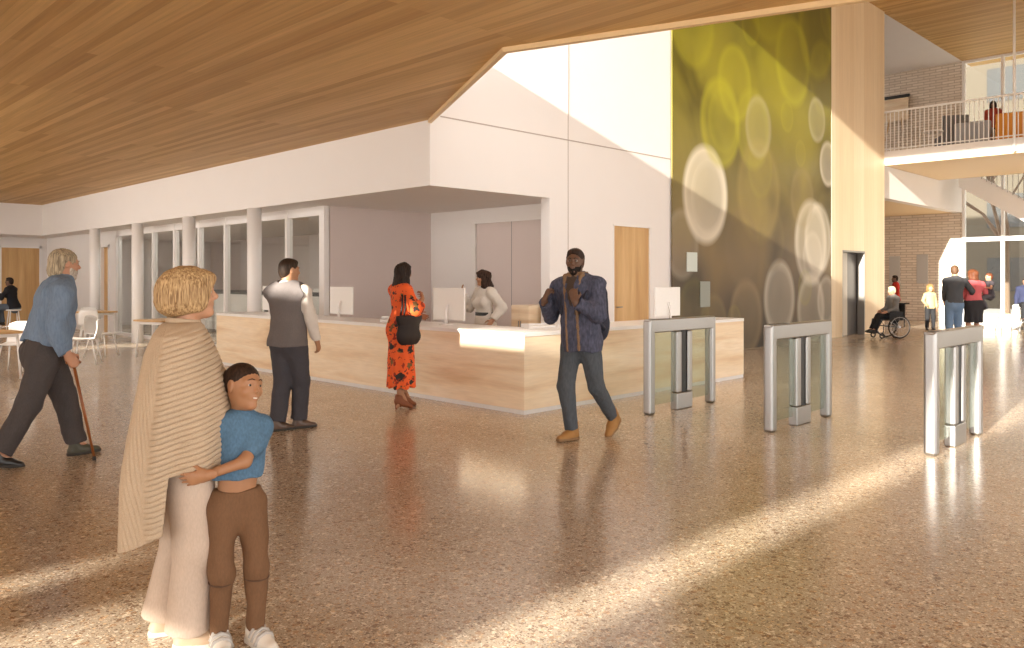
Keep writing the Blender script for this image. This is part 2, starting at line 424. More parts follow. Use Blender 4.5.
# bulkhead fascia over the desk and the soffit behind it
struct(BX('wall_fascia', WA, XF, XF+.2, YA+.2, 28.4, ZS, ZC+.6), 'white fascia band above the white columns', 'wall')
struct(BX('wall_fascia_end', WA, -20, XF, 28.4, 28.6, ZS, ZC+.3), 'white fascia band across the far end', 'wall')
mb = MB(); mb.box(XF+.2, 14, YA+.2, 13.5, ZS, ZS+.15); mb.box(XF+.2, 8.4, 13.5, 31, ZS, ZS+.15); mb.box(9.35, 14, 13.5, 31, ZS, ZS+.15)   # hidden gap added over the office to let sky light in
for y_ in (16.0, 19.0, 22.0, 25.0): mb.box(8.4, 9.35, y_, y_+.2, ZS, ZS+.15)
mb.box(8.4, 9.35, 28, 31, ZS, ZS+.15)
mb.box(-20, XF+.2, 28.6, 31, ZS, ZS+.15)
struct(mb.build('ceiling_soffit', M['white']), 'flat plaster soffit over the desk', 'ceiling')
# reception recess
struct(BX('wall_recess', M['pink'], 8.25, 10.7, 13.1, 13.25, 0, ZS), 'plain blush wall behind the desk', 'wall')
mb = MB(); mb.box(10.7, 10.85, YA+.2, 9.75, 0, ZS); mb.box(10.7, 10.85, 11.75, 13.25, 0, ZS); mb.box(10.7, 10.85, 9.75, 11.75, 2.68, ZS)
struct(mb.build('wall_recess_side', WA), 'white side wall of the desk recess', 'wall')
d = sroot('door_3', 'tall blush double door in the white recess wall', 'door', (10.7, 9.75, 0))
for y0 in (0.03, 1.0):
    BX('door_leaf', M['pink'], .03, .08, y0, y0+.965, .005, 2.66, d)
BX('door_seam', M['grey'], .028, .09, .985, 1.0, .005, 2.66, d)
mb = MB(); mb.box(-.01, .1, 0, .03, 0, 2.68); mb.box(-.01, .1, 1.97, 2.0, 0, 2.68); mb.box(-.01, .1, 0, 2, 2.655, 2.685)
mb.build('door_frame', M['trimwhite'], d)
# columns
for i, y in enumerate((14.6, 17.6, 20.6, 23.7)):
    o = MB().lathe([(.135, 0), (.135, ZS)], (0,0,0), 32).build('column_%d' % (i+1), M['trimwhite'], None, smooth=False)
    for f in o.data.polygons: f.use_smooth = abs(f.normal.z) < .5
    o.location = (7.52, y, 0)
    struct(o, ['round white column standing beside the desk, closest to the blush wall', 'second round white column from the desk', 'third round white column from the desk', 'round white column closest to the far oak door'][i], 'column')
# glazed office front on x = 8.2
XD = 8.2
my = [13.1, 14.45, 15.8, 17.15, 18.5, 19.9, 21.25, 22.6, 23.9]
for i, (a, c) in enumerate(zip(my, my[1:])):
    r = sroot('window_%d' % (i+1), 'office glazing bay number %d from the blush wall, full height clear glass in a white frame' % (i+1), 'window', (XD, a, 0))
    L = c-a
    mb = MB(); mb.box(-.06, .06, 0, .09 if i else .17, 0, ZS); mb.box(-.05, .05, .09, L, ZS-.17, ZS); mb.box(-.05, .05, .09, L, 0, .08)
    mb.build('window_frame', M['trimwhite'], r)
    BX('window_pane', M['glass'], -.006, .006, .09, L, .08, ZS-.17, r)
mb = MB(); mb.box(XD-.06, XD+.1, 23.9, 24.42, 0, ZS); mb.box(XD-.06, XD+.1, 25.1, 31, 0, ZS); mb.box(XD-.06, XD+.1, 24.42, 25.1, 2.55, ZS)
struct(mb.build('wall_office', WA), 'white wall beyond the office glazing', 'wall')
d = sroot('door_4', 'narrow oak door in a white frame beyond the glazing', 'door', (XD, 24.42, 0))
BX('door_leaf', M['oak'], .0, .05, .06, .62, .005, 2.5, d)
mb = MB(); mb.box(-.09, .06, 0, .06, 0, 2.55); mb.box(-.09, .06, .62, .68, 0, 2.55); mb.box(-.09, .06, 0, .68, 2.49, 2.55); mb.build('door_frame', M['trimwhite'], d)
MB().tube([(-.01, .14, 1.05), (-.05, .14, 1.05), (-.05, .24, 1.05)], .011, 8).build('door_handle', M['steel'], d, smooth=True)
mb = MB(); mb.box(-20, 6.72, 30.4, 30.6, 0, ZS); mb.box(7.98, 8.3, 30.4, 30.6, 0, ZS); mb.box(6.72, 7.98, 30.4, 30.6, 2.66, ZS)
struct(mb.build('wall_far', WA), 'white far wall with the oak door', 'wall')
d = sroot('door_5', 'wide oak door in the far white wall behind the seated person', 'door', (6.72, 30.4, 0))
BX('door_leaf', M['oak'], .08, 1.18, -.01, .05, .005, 2.6, d)
mb = MB(); mb.box(0, .08, -.04, .06, 0, 2.66); mb.box(1.18, 1.26, -.04, .06, 0, 2.66); mb.box(0, 1.26, -.04, .06, 2.6, 2.66); mb.build('door_frame', M['trimwhite'], d)
MB().tube([(.2, -.02, 1.05), (.2, -.07, 1.05), (.34, -.07, 1.05)], .011, 8).build('door_handle', M['steel'], d, smooth=True)
# office interior
struct(BX('wall_office_back', M['pink'], 13.2, 13.4, 13.25, 31, 0, ZS), 'blush back wall of the glazed office', 'wall')
BXm = BX('wall_office_end', WA, 8.3, 13.2, 29, 29.15, 0, ZS); struct(BXm, 'white end wall of the glazed office', 'wall')

# ------------------------------------------------------------------ tall hall beyond: beam, landing, brick, glazing
struct(BX('wall_beam', WA, 24.8, 32.5, YA, YA+.3, 4.0, 5.36), 'white beam carrying the landing', 'wall')
struct(BX('ceiling_lower', plain('soffit_timber', rgb(226,200,160), .6), 24.8, 32.5, YA+.3, 14, 4.0, 5.3), 'pale soffit beyond the white beam', 'ceiling')
struct(BX('wall_brick', M['brick'], 32.5, 32.75, YA, 14.2, 0, ZR), 'tan brick wall under and above the landing', 'wall')
struct(BX('wall_alley', WA, 24.8, 32.5, 14.0, 14.2, 0, ZR), 'white wall closing the far passage', 'wall')
mb = MB(); mb.box(24.8, 29.9, -4.5, YA, 5.0, 5.36)
struct(mb.build('balcony', M['white']), 'white slab edge of the upper landing', 'balcony')
struct(BX('ceiling_balcony', plain('soffit_timber', rgb(226,200,160), .6), 24.86, 29.84, -4.4, YA-.02, 4.955, 5.0), 'pale timber soffit under the landing', 'ceiling')
struct(BX('wall_sun_block', WA, 24.6, 24.8, YA+.3, 14, 0, ZR+.25), 'added unseen white wall stopping stray sun behind the timber boarding', 'wall')  # hidden wall added to keep stray sun off the landing brick
# small wall vents on the brick
for i, (y, z) in enumerate(((11.55, 2.1), (10.55, 2.15))):
    s = BX('wall_plaque', plain('plaque', (.52, .50, .48, 1), .4), 32.46, 32.5, y-.2, y+.2, z-.75, z+.35, None, .005)
    tag(s, ['tall grey plaque on the shaded brick wall beside the wheelchair user', 'tall grey plaque on the brick wall close to the sunlit patch'][i], 'plaque')
# curtain wall
ends = [YA, 7.92, 6.4, 4.9, 3.3, 1.7, 0]
n = 0
for lo_, hi_, nm in ((0, 3.02, 'lower'), (3.02, ZR, 'upper')):
    for a, c in zip(ends, ends[1:]):
        n += 1
        r = sroot('window_%d' % (8+n), '%s pane of the tall hall glazing in a white frame, bay %d counted from the brick wall' % (nm, ends.index(a)+1), 'window', (32.5, c, lo_))
        L, H = a-c, hi_-lo_
        mb = MB(); mb.box(-.09, .09, L-.09, L, 0, H); mb.box(-.07, .07, 0, L-.09, H-.09, H); mb.box(-.07, .07, 0, L-.09, 0, .07)
        if nm == 'upper': mb.box(-.07, .07, 0, L-.09, 5.3-lo_, 5.45-lo_)
        mb.build('window_frame', M['trimwhite'], r)
        BX('window_pane', M['glass'], -.006, .006, 0, L-.09, .07, H-.09, r)

# added fill lamps, out of view, that brighten the waiting side
def lamp(name, loc, target, size, power, col=(1, .95, .9)):
    ld = bpy.data.lights.new(name, 'AREA'); ld.shape = 'RECTANGLE'; ld.size, ld.size_y = size; ld.energy = power; ld.color = col
    o = bpy.data.objects.new(name, ld); COL.objects.link(o); o.location = loc
    o.rotation_euler = (Vector(target) - Vector(loc)).to_track_quat('-Z', 'Y').to_euler()
    return o
for i, (x, y) in enumerate(((.6, 13.0), (1.0, 17.5), (1.4, 22.0))):
    struct(MB().box(x-.5, x-.1, y-.8, y+.8, 3.5, ZC).build('fill_lamp_box_%d' % (i+1), M['trimwhite'], None, .01), 'white housing of an added fill lamp out of view', 'light')
    lamp('fill_lamp', (x, y, 3.62), (x+6, y+.8, 1.5), (2.0, .6), 90)
# ------------------------------------------------------------------ reception desk
desk = thing('reception_desk', 'long L-shaped pale birch reception desk with white top and plinth', 'desk', (6.67, 6.47, 0))
Lp = lambda o: [(o, o), (5.03-o, o), (5.03-o, .83-o), (.83-o, .83-o), (.83-o, 7.94-o), (o, 7.94-o)]
MB().prism(Lp(0), .05, .90).build('panel', M['birch'], desk, .004)
MB().prism(Lp(.004), 0, .05).build('plinth', M['plinth'], desk)
MB().prism(Lp(-.004), .90, .945).build('worktop', M['worktop'], desk, .003)

def monitor(loc, rz, label):
    t = thing('monitor', label, 'monitor', loc, rz, 'white monitors along the reception desk')
    MB().box(-.012, .012, -.33, .33, .06, .50).build('screen_housing', M['worktop'], t, .006)
    MB().box(.0125, .015, -.315, .315, .075, .485).build('screen', M['dark'], t)
    MB().tube([(-.05, 0, .008), (-.055, 0, .16), (-.014, 0, .27)], [.022, .018, .016], 12).build('stand', M['trimwhite'], t, smooth=True)
    MB().lathe([(.10, 0), (.10, .008), (.03, .014)], (-.05, 0, 0), 24).build('base', M['trimwhite'], t)
    return t
ZT = .945
monitor((7.22, 13.35, ZT), .0, 'white monitor on the desk just behind the man in the grey vest')
monitor((7.22, 11.1, ZT), .0, 'white monitor on the desk between the vest man and the woman in red')
monitor((7.22, 8.45, ZT), .0, 'white monitor on the desk beside the woman in red, facing the receptionist')
monitor((10.35, 7.0, ZT), PI/2, 'white monitor on the desk in front of the oak door')
t = thing('document_tray', 'flat white paper tray on the desk corner beside the receptionist', 'tray', (7.55, 7.05, ZT), -.4)
MB().box(-.2, .2, -.14, .14, 0, .012).build('tray_base', M['trimwhite'], t, .003)
mb = MB(); mb.box(-.2, -.19, -.14, .14, .012, .05); mb.box(.19, .2, -.14, .14, .012, .05); mb.box(-.19, .19, .13, .14, .012, .05); mb.build('rim', M['trimwhite'], t)
BX('paper', plain('paper', (.86,.85,.83,1), .8), -.17, .17, -.12, .12, .0125, .03, t)
t = thing('telephone', 'small pale desk telephone beside the monitor near the woman in red', 'telephone', (7.05, 9.6, ZT), .3)
MB().prism([(-.1,-.09), (.1,-.09), (.1,.09), (-.1,.09)], 0, .035).build('phone_body', M['plinth'], t, .008)
MB().tube([(-.06, -.07, .06), (-.06, 0, .075), (-.06, .07, .06)], [.024, .016, .024], 12).build('handset', M['plinth'], t, smooth=True)
t = thing('storage_cabinet', 'low pale birch cabinet behind the receptionist against the white wall', 'cabinet', (10.42, 9.45, 0))
MB().box(-.55, .0, 0, .43, .06, 1.12).build('carcass', M['birch'], t, .004)
MB().box(-.52, -.02, .03, .40, 0, .06).build('plinth', M['plinth'], t)
for k in range(2):
    dr = BX('door', M['birch'], -.568, -.552, .005+.21*k, .21+.21*k, .08, 1.11, t); BX('handle', M['steel'], -.585, -.57, .18+.02*k+.03*k, .19+.02*k+.03*k, .7, .85, dr)

# ------------------------------------------------------------------ speed gates
def gate(loc, label):
    t = thing('speed_gate', label, 'turnstile', loc, 0, 'steel speed gates across the lobby')
    def post(x0, x1, z0, z1, nm='post', b=.03):
        return MB().box(x0, x1, -.055, .055, z0, z1).build(nm, M['steel'], t, b, True, 4)
    post(0, .115, 0, 1.10); post(1.325, 1.44, 0, 1.095)
    MB().box(.02, 1.42, -.056, .056, .945, 1.10).build('top_beam', M['steel'], t, .014, True, 3)
    MB().box(.56, .90, -.05, .05, 0, .20).build('pedestal', M['steel'], t, .012, True, 3)
    p = MB().box(.56, .67, -.05, .05, .20, .945).build('post', M['steel'], t, .02, True, 3)
    p = MB().box(.80, .90, -.05, .05, .20, .945).build('post', M['steel'], t, .02, True, 3)
    MB().box(.69, .78, -.032, .032, .20, .945).build('slot', M['dark'], t, .004)
    BX('reader', plain('reader', (.09,.09,.095,1), .2), .10, .42, -.04, .04, 1.1, 1.104, t)
    for a, c in ((.125, .55), (.91, 1.315)):
        BX('glass_panel', M['tintglass'], a, c, -.006, .006, .10, .94, t)
    return t
gate((7.66, 5.47, 0), 'steel speed gate beside the reception desk, just right of the walking man')
gate((7.66, 3.97, 0), 'middle steel speed gate standing before the dark printed wall')
gate((7.66, 2.43, 0), 'steel speed gate standing in the bright strip of sunlight')

# ------------------------------------------------------------------ seating at the far side
shellm = plain('white_shell', (.84, .82, .79, 1), .35, noise=.01)
def chair_proto():
    t = thing('shell_chair', '', 'chair', (0,0,0), 0, 'white shell chairs in the waiting area')
    P = []
    for i in range(15):
        u = i/14; row = []
        for j in range(13):
            v = j/12*2-1
            if u < .5:
                x = .24-.46*u/.5; z = .455 - .02*math.sin(u*2*PI) + .025*v*v; y = v*.225*(1-.10*(1-u/.5))
            else:
                q = (u-.5)/.5; x = -.22-.09*q - .03*math.sin(q*PI) + .05*v*v*q; z = .455+.025*v*v*(1-q)+.38*q - .05*q*abs(v)**3; y = v*.225*(1-.12*q*q)
            if u > .45 and u < .55: x -= .012
            row.append((x, y, z))
        P.append(row)
    MB().grid(P).build('shell', shellm, t, smooth=True, solid=.014)
    for sx, sy in ((1,1), (1,-1), (-1,1), (-1,-1)):
        MB().tube([(.15*sx-.02, .15*sy, .44), (.235*sx-.03, .215*sy, 0)], [.014, .011], 10).build('leg', shellm, t, smooth=True)
    return t
ch0 = chair_proto(); chairs = []
for k, (x, y, rz, lab) in enumerate((
    (4.95, 16.2, 2.6, 'white shell chair catching sunlight just right of the old man with the cane'),
    (3.72, 15.75, -2.2, 'white shell chair behind the back of the old man in the blue shirt'),
    (2.35, 15.2, -1.0, 'white shell chair at the wood table by the picture edge'),
    (6.6, 21.2, 1.2, 'white shell chair at the table between the two far columns'),
    (7.15, 22.75, -1.6, 'white shell chair behind the table between the far columns'),
    (6.75, 15.9, 1.9, 'white shell chair at the far end of the desk behind the older woman'),
    (5.7, 17.5, -.9, 'white shell chair hidden partly by the blond hair of the older woman'))):
    c = ch0 if k == 0 else dup(ch0, (x, y, 0), rz)
    c.location = (x, y, 0); c.rotation_euler = (0, 0, rz); c['label'] = lab
def table_proto():
    t = thing('cafe_table', '', 'table', (0,0,0), 0, 'square wood edged tables in the waiting area')
    MB().box(-.42, .42, -.42, .42, .715, .75).build('tabletop', M['oak'], t, .004)
    MB().box(-.36, .36, -.36, .36, .66, .714).build('apron', shellm, t)
    for sx in (1,-1):
        for sy in (1,-1):
            MB().tube([(.345*sx, .345*sy, .70), (.38*sx, .38*sy, 0)], [.02, .016], 10).build('leg', shellm, t, smooth=True)
    return t
tb0 = table_proto()
for k, (x, y, rz, lab) in enumerate((
    (3.05, 14.75, .2, 'square wood topped table beside the old man with the cane'),
    (6.95, 22.0, 0.1, 'square wood topped table standing between the far columns'),
    (6.6, 16.6, .3, 'square wood topped table behind the older woman near the desk end'))):
    c = tb0 if k == 0 else dup(tb0, (x, y, 0), rz)
    c.location = (x, y, 0); c.rotation_euler = (0, 0, rz); c['label'] = lab
t = thing('bar_stool', 'white stool under the seated person by the far oak door', 'stool', (5.95, 25.3, 0))
MB().lathe([(.17, .70), (.19, .715), (.19, .735), (.15, .745)], (0,0,0), 24).build('seat', shellm, t, smooth=False)
for k in range(4):
    a = PI/4+k*PI/2; MB().tube([(.13*math.cos(a), .13*math.sin(a), .71), (.22*math.cos(a), .22*math.sin(a), 0)], [.014, .012], 8).build('leg', shellm, t, smooth=True)
MB().torus((0,0,.28), .185, .008, 'z', 28, 6).build('foot_ring', shellm, t, smooth=True)

# ------------------------------------------------------------------ office interior seen through the glazing
whitecab = plain('office_white', (.72, .69, .66, 1), .5)
for k, (y0, y1) in enumerate(((13.7, 16.4), (16.6, 19.6), (19.8, 23.0), (23.2, 26.2))):
    t = thing('office_counter', 'pale office counter with dark top behind the glazing, %s from the blush wall' % ('closest bay', 'second bay', 'third bay', 'fourth bay')[k], 'counter', (10.6, y0, 0), 0, 'office counters behind the glazing')
    MB().box(0, .6, 0, y1-y0, .08, 1.14).build('carcass', whitecab, t)
    MB().box(-.02, .62, 0, y1-y0, 1.14, 1.24).build('counter_top', M['dark'], t)
    MB().box(.03, .6, .02, y1-y0-.02, 0, .08).build('plinth', M['grey'], t)
    for j in range(3):
        w_ = (y1-y0)/3
        MB().box(-.018, -.001, j*w_+.01, (j+1)*w_-.01, .1, 1.12).build('door', whitecab, t, .003)
for k, (y, x, lab) in enumerate(((16.0, 10.7, 'white paper stack on the office counter closest to the blush wall'), (17.3, 10.7, 'white paper stack on the second office counter'), (14.2, 10.65, 'white paper stack at the end of the first office counter'))):
    o = MB().box(0, .3, 0, .42, 0, .06).box(.01, .29, .02, .41, .06, .09).build('paper_stack', M['trimwhite']); o.location = (x, y, 1.24); tag(o, lab, 'paper', 'paper stacks on the office counters')
t = thing('office_printer', 'dark grey office printer standing on the floor behind the glazing', 'printer', (9.6, 17.6, 0))
MB().box(0, .5, 0, .55, .05, 1.0).build('printer_body', M['grey'], t, .02); MB().box(.02, .48, .02, .53, 1.0, 1.08).build('scanner_lid', M['dark'], t, .01)
for z in (.2, .45, .7): BX('paper_drawer', M['dark'], -.012, 0, .03, .52, z, z+.2, t)
for sx in (.04, .46): MB().box(sx-.03, sx+.03, .05, .5, 0, .05).build('foot', M['dark'], t)

# ------------------------------------------------------------------ landing: railing, hanger rod, stair, lounge
rail = thing('balustrade', 'white baluster railing along the edge of the upper landing', 'railing', (24.88, 0, 5.36))
y0, y1 = 1.0, YA-.02
MB().box(-.03, .03, y0, y1, 1.16, 1.21).build('handrail', M['trimwhite'], rail)
MB().box(-.02, .02, y0, y1, .06, .09).build('bottom_rail', M['trimwhite'], rail)
b0 = None
n = 0; y = y1-.06
while n < 62:
    if b0 is None:
        b0 = MB().box(-.008, .008, -.011, .011, 0, 1.16).build('baluster', M['trimwhite'], rail); b = b0
    else:
        b = b0.copy(); COL.objects.link(b); b.parent = rail
    b.location = (0, y, 0); y -= .118; n += 1
o = MB().tube([(24.7, 5.72, 4.98), (24.7, 5.72, ZR)], .035, 14).build('hanger_rod', M['trimwhite'], None, smooth=True)
tag(o, 'slim white vertical rod hanging from the high ceiling past the landing railing', 'rod')
# stair in the void behind the landing, falling away from the white beam
st = thing('staircase', 'white staircase with dark balusters falling across the tall glazing', 'stairs', (30.6, 8.75, 5.3))
run, rise, ns = .27, .178, 24
mb = MB()
for k in range(ns):
    mb.box(0, 1.1, -run*(k+1), -run*k, -rise*(k+1)-.045, -rise*(k+1))
    mb.box(0, 1.1, -run*k-.02, -run*k, -rise*(k+1), -rise*k-.001)
mb.build('treads', M['trimwhite'], st)
for x in (-.06, 1.1):
    pr = [(0, -.55), (0, .12), (-run*ns, .12-rise*ns), (-run*ns, -.55-rise*ns)]
    mb = MB(); vs_ = [[mb.bm.verts.new((x+dx, p[0], p[1])) for p in pr] for dx in (0, .06)]
    mb.bm.faces.new(vs_[0]); mb.bm.faces.new(vs_[1][::-1])
    for i in range(4): mb.bm.faces.new((vs_[0][i], vs_[1][i], vs_[1][(i+1) % 4], vs_[0][(i+1) % 4]))
    mb.build('stringer', M['white'], st)
MB().tube([(-.03, 0, 1.08), (-.03, -run*ns, 1.08-rise*ns)], .025, 8).build('handrail', M['grey'], st)
bal = MB().box(-.008, .008, -.008, .008, 0, .97).build('baluster', M['grey'], st)
for k in range(40):
    b = bal if k == 0 else bal.copy()
    if k: COL.objects.link(b); b.parent = st
    yy = -.08-k*.155; b.location = (-.03, yy, .11+yy*rise/run)

def armchair(name, label, cat, loc, rz, m, w_, hb, group=None):
    t = thing(name, label, cat, loc, rz, group)
    MB().box(-.38, .36, -w_/2+.1, w_/2-.1, .22, .44).build('seat', m, t, .05, True, 3)
    MB().box(-.46, -.28, -w_/2, w_/2, .16, hb).build('backrest', m, t, .05, True, 3)
    for s in (1, -1):
        MB().box(-.40, .34, s*(w_/2-.05)-.06, s*(w_/2-.05)+.06, .16, .62).build('armrest', m, t, .04, True, 3)
    for sx in (-.36, .28):
        for sy in (1, -1): MB().tube([(sx, sy*(w_/2-.1), .2), (sx, sy*(w_/2-.08), 0)], .02, 8).build('leg', M['dark'], t)
    return t
gfab = plain('grey_felt', (.23, .23, .24, 1), .9); gfab2 = plain('pale_grey_felt', (.40, .41, .43, 1), .9); ofab = plain('orange_felt', (.72, .30, .05, 1), .85)
armchair('wing_chair', 'dark grey high-backed chair on the landing behind the railing', 'armchair', (27.2, 8.0, 5.36), .6, gfab, .75, 1.2)
armchair('sofa', 'pale grey sofa on the upper landing behind the railing', 'sofa', (26.5, 7.15, 5.36), .1, gfab2, .95, .8)
armchair('sofa', 'orange sofa on the upper landing behind the white rod', 'sofa', (26.4, 5.95, 5.36), .2, ofab, 1.2, .9)
t = thing('coffee_table', 'small white low table on the landing beside the dark chair', 'table', (26.0, 8.15, 5.36))
MB().lathe([(.28, .60), (.29, .61), (.29, .63), (.28, .64)], (0,0,0), 24).build('tabletop', M['trimwhite'], t)
MB().tube([(0,0,.6), (0,0,.02)], .02, 10).build('stem', M['trimwhite'], t); MB().lathe([(.2, 0), (.2, .012), (.03, .03)], (0,0,0), 24).build('base', M['trimwhite'], t)
t = thing('wall_rack', 'small wooden rack with dark top bar on the landing brick wall', 'rack', (32.3, 11.45, 6.9))
MB().tube([(-.1,-.3,0), (.2,-.12,1.75)], .025, 8).build('leg', M['oak'], t); MB().tube([(-.1,.35,0), (.2,.12,1.75)], .025, 8).build('leg', M['oak'], t)
MB().box(.02, .05, -.45, .45, .75, 1.6).build('board', M['birch'], t, .004); MB().box(-.02, .1, -.5, .5, 1.62, 1.72).build('top_bar', M['dark'], t)
struct(BX('floor_landing', plain('landing_floor', (.5, .44, .38, 1), .5), 24.8, 32.5, YA+.31, 14, 5.3, 5.36), 'landing floor beyond the white beam', 'floor')

# seats by the tall glazing
bsun = plain('pale_leather', (.74, .66, .52, 1), .6)
for k, (x, y, L_, lab) in enumerate(((29.2, 7.05, 1.1, 'low pale bench block in the sun behind the embracing couple'), (29.3, 6.0, .8, 'low pale bench block in the sun beside the white chairs'))):
    t = thing('bench', lab, 'bench', (x, y, 0), 0.1, 'pale bench blocks by the tall glazing')
    MB().box(-.35, .35, -L_/2, L_/2, .08, .46).build('seat', bsun, t, .03, True, 3); MB().box(-.3, .3, -L_/2+.05, L_/2-.05, 0, .08).build('plinth', M['grey'], t)
bs = [o for o in COL.objects if o.name == 'bar_stool'][0]
dup(bs, (27.72, 6.12, 0), .3, 'white stool under the navy clothed person by the tall glazing')
for x, y, rz, lab in ((26.9, 6.45, 2.2, 'white shell chair in the sun by the tall glazing'), (28.4, 5.75, -2.4, 'second white shell chair by the tall glazing beside the dark clothed person')):
    dup(ch0, (x, y, 0), rz, lab, 'white shell chairs by the tall glazing')

# ------------------------------------------------------------------ wheelchair
wc = thing('wheelchair', 'black manual wheelchair under the white haired person by the timber boarding', 'wheelchair', (22.3, 8.0, 0), math.radians(140))
rubber = plain('tyre_rubber', (.02, .02, .02, 1), .7); frm = plain('chair_frame', (.04, .04, .045, 1), .35, metal=.6)
blk = plain('black_nylon', (.025, .025, .028, 1), .8)
for s in (1, -1):
    wl = MB().torus((-.02, s*.31, .31), .29, .017, 'y', 48, 8).build('wheel', rubber, wc, smooth=True)
    MB().torus((-.02, s*.345, .31), .255, .009, 'y', 40, 6).build('push_rim', M['steel'], wl, smooth=True)
    mb = MB()
    for k in range(12):
        a = 2*PI*k/12; mb.tube([(-.02, s*.31, .31), (-.02+.275*math.cos(a), s*.31, .31+.275*math.sin(a))], .003, 5)
    mb.build('spokes', M['steel'], wl); MB().tube([(-.02, s*.27, .31), (-.02, s*.34, .31)], .03, 14).build('hub', M['steel'], wl)
    MB().torus((.40, s*.22, .075), .058, .017, 'y', 24, 8).build('caster', rubber, wc, smooth=True)
    MB().tube([(.40, s*.22, .09), (.36, s*.22, .2), (.36, s*.22, .32)], .012, 8).build('caster_fork', frm, wc)
    MB().tube([(-.22, s*.24, .95), (-.20, s*.24, .30), (-.02, s*.24, .30), (.36, s*.24, .34), (.42, s*.22, .5), (.52, s*.14, .16)], .014, 8).build('side_frame', frm, wc, smooth=True)
    MB().tube([(-.20, s*.24, .50), (.42, s*.24, .50)], .014, 8).build('seat_rail', frm, wc)
    MB().tube([(-.22, s*.24, .93), (-.34, s*.24, .93)], .018, 8).build('handle', rubber, wc)
    MB().box(-.16, .2, s*.25-.02, s*.25+.02, .68, .715).build('armrest', blk, wc, .01); MB().box(-.15, .22, s*.262-.004, s*.262+.004, .5, .68).build('side_guard', blk, wc)
MB().tube([(-.02, -.31, .31), (-.02, .31, .31)], .014, 8).build('axle', frm, wc)
MB().box(-.2, .42, -.23, .23, .475, .515).build('seat', blk, wc, .012)
P = [[(-.205-.03*math.sin(PI*j/8), -.23+.46*j/8, .52+.42*i/6) for j in range(9)] for i in range(7)]
MB().grid(P).build('backrest', blk, wc, smooth=True, solid=.015)
MB().box(.44, .62, -.17, .17, .135, .155).build('footplate', blk, wc, .005)

# ------------------------------------------------------------------ outside the tall glazing
tan = plain('tan_render', (.085, .07, .052, 1), .9, nscale=.3, noise=.05)
bd = thing('building', 'tan building with dark window bands beyond the tall glazing', 'building', (52, 0, -.12))
MB().box(0, 8, -30, 15, 0, 25).build('wall', tan, bd)
for fl in range(6):
    for k in range(9):
        y = -22+k*4.1
        wv = MB().box(-.05, .0, y, y+2.6, 1.0+fl*3.6, 2.9+fl*3.6).build('window', plain('outside_pane', (.04, .04, .04, 1), .2), bd)
MB().box(-.3, 8.3, -30.3, 15.3, 25, 25.5).build('parapet', plain('coping', (.62, .55, .46, 1), .8), bd)
bark = plain('bark', (.16, .11, .08, 1), .9)
def tree(loc, h, label, leafy, seed):
    rr = random.Random(seed)
    t = thing('tree', label, 'tree', loc, rr.random()*6, 'trees beyond the tall glazing')
    mb = MB(); tips = []
    def grow(p, d, L, r, lev):
        q = p + d*L; mb.tube([p, p.lerp(q, .5) + Vector((rr.uniform(-.04,.04), rr.uniform(-.04,.04), 0))*L, q], [r, r*.85, r*.68], 6, caps=False)
        if lev == 0: tips.append(q); return
        for k in range(3 if lev > 1 else 2):
            e = (d + Vector((rr.uniform(-.8,.8), rr.uniform(-.8,.8), rr.uniform(-.15,.5)))).normalized()
            grow(q, e, L*rr.uniform(.62,.8), r*.62, lev-1)
    grow(Vector((0,0,0)), Vector((0,0,1)), h*.32, h*.017, 5)
    mb.build('trunk', bark, t, smooth=True)
    if leafy:
        mb = MB()
        for q in tips:
            for k in range(14):
                c = q + Vector((rr.gauss(0,.28), rr.gauss(0,.28), rr.gauss(0,.25))); a = Vector((rr.uniform(-1,1), rr.uniform(-1,1), rr.uniform(-1,1))).normalized(); b = a.orthogonal().normalized()
                s = rr.uniform(.07,.13); mb.bm.faces.new([mb.bm.verts.new(c+v) for v in (a*s, b*s*.6, -a*s, -b*s*.6)])
        mb.build('foliage', plain('leaf_green', (.22, .34, .08, 1), .6), t)
tree((38.5, 9.2, -.12), 9.0, 'bare tree beyond the upper glazing closest to the brick wall', False, 3)
tree((40.5, 6.6, -.12), 10.0, 'bare tree beyond the upper glazing behind the white rod', False, 8)
tree((40.0, 4.6, -.12), 5.6, 'small leafy green tree beyond the lower glazing', True, 5)
# ------------------------------------------------------------------ smooth distance-field modelling for people
V3 = lambda *a: np.array(a, dtype=np.float64)
def rotx(a): a = math.radians(a); c, s = math.cos(a), math.sin(a); return np.array([[1,0,0],[0,c,-s],[0,s,c]])
def roty(a): a = math.radians(a); c, s = math.cos(a), math.sin(a); return np.array([[c,0,s],[0,1,0],[-s,0,c]])
def rotz(a): a = math.radians(a); c, s = math.cos(a), math.sin(a); return np.array([[c,-s,0],[s,c,0],[0,0,1]])
def unit(v): v = np.asarray(v, float); return v / (np.linalg.norm(v) + 1e-9)

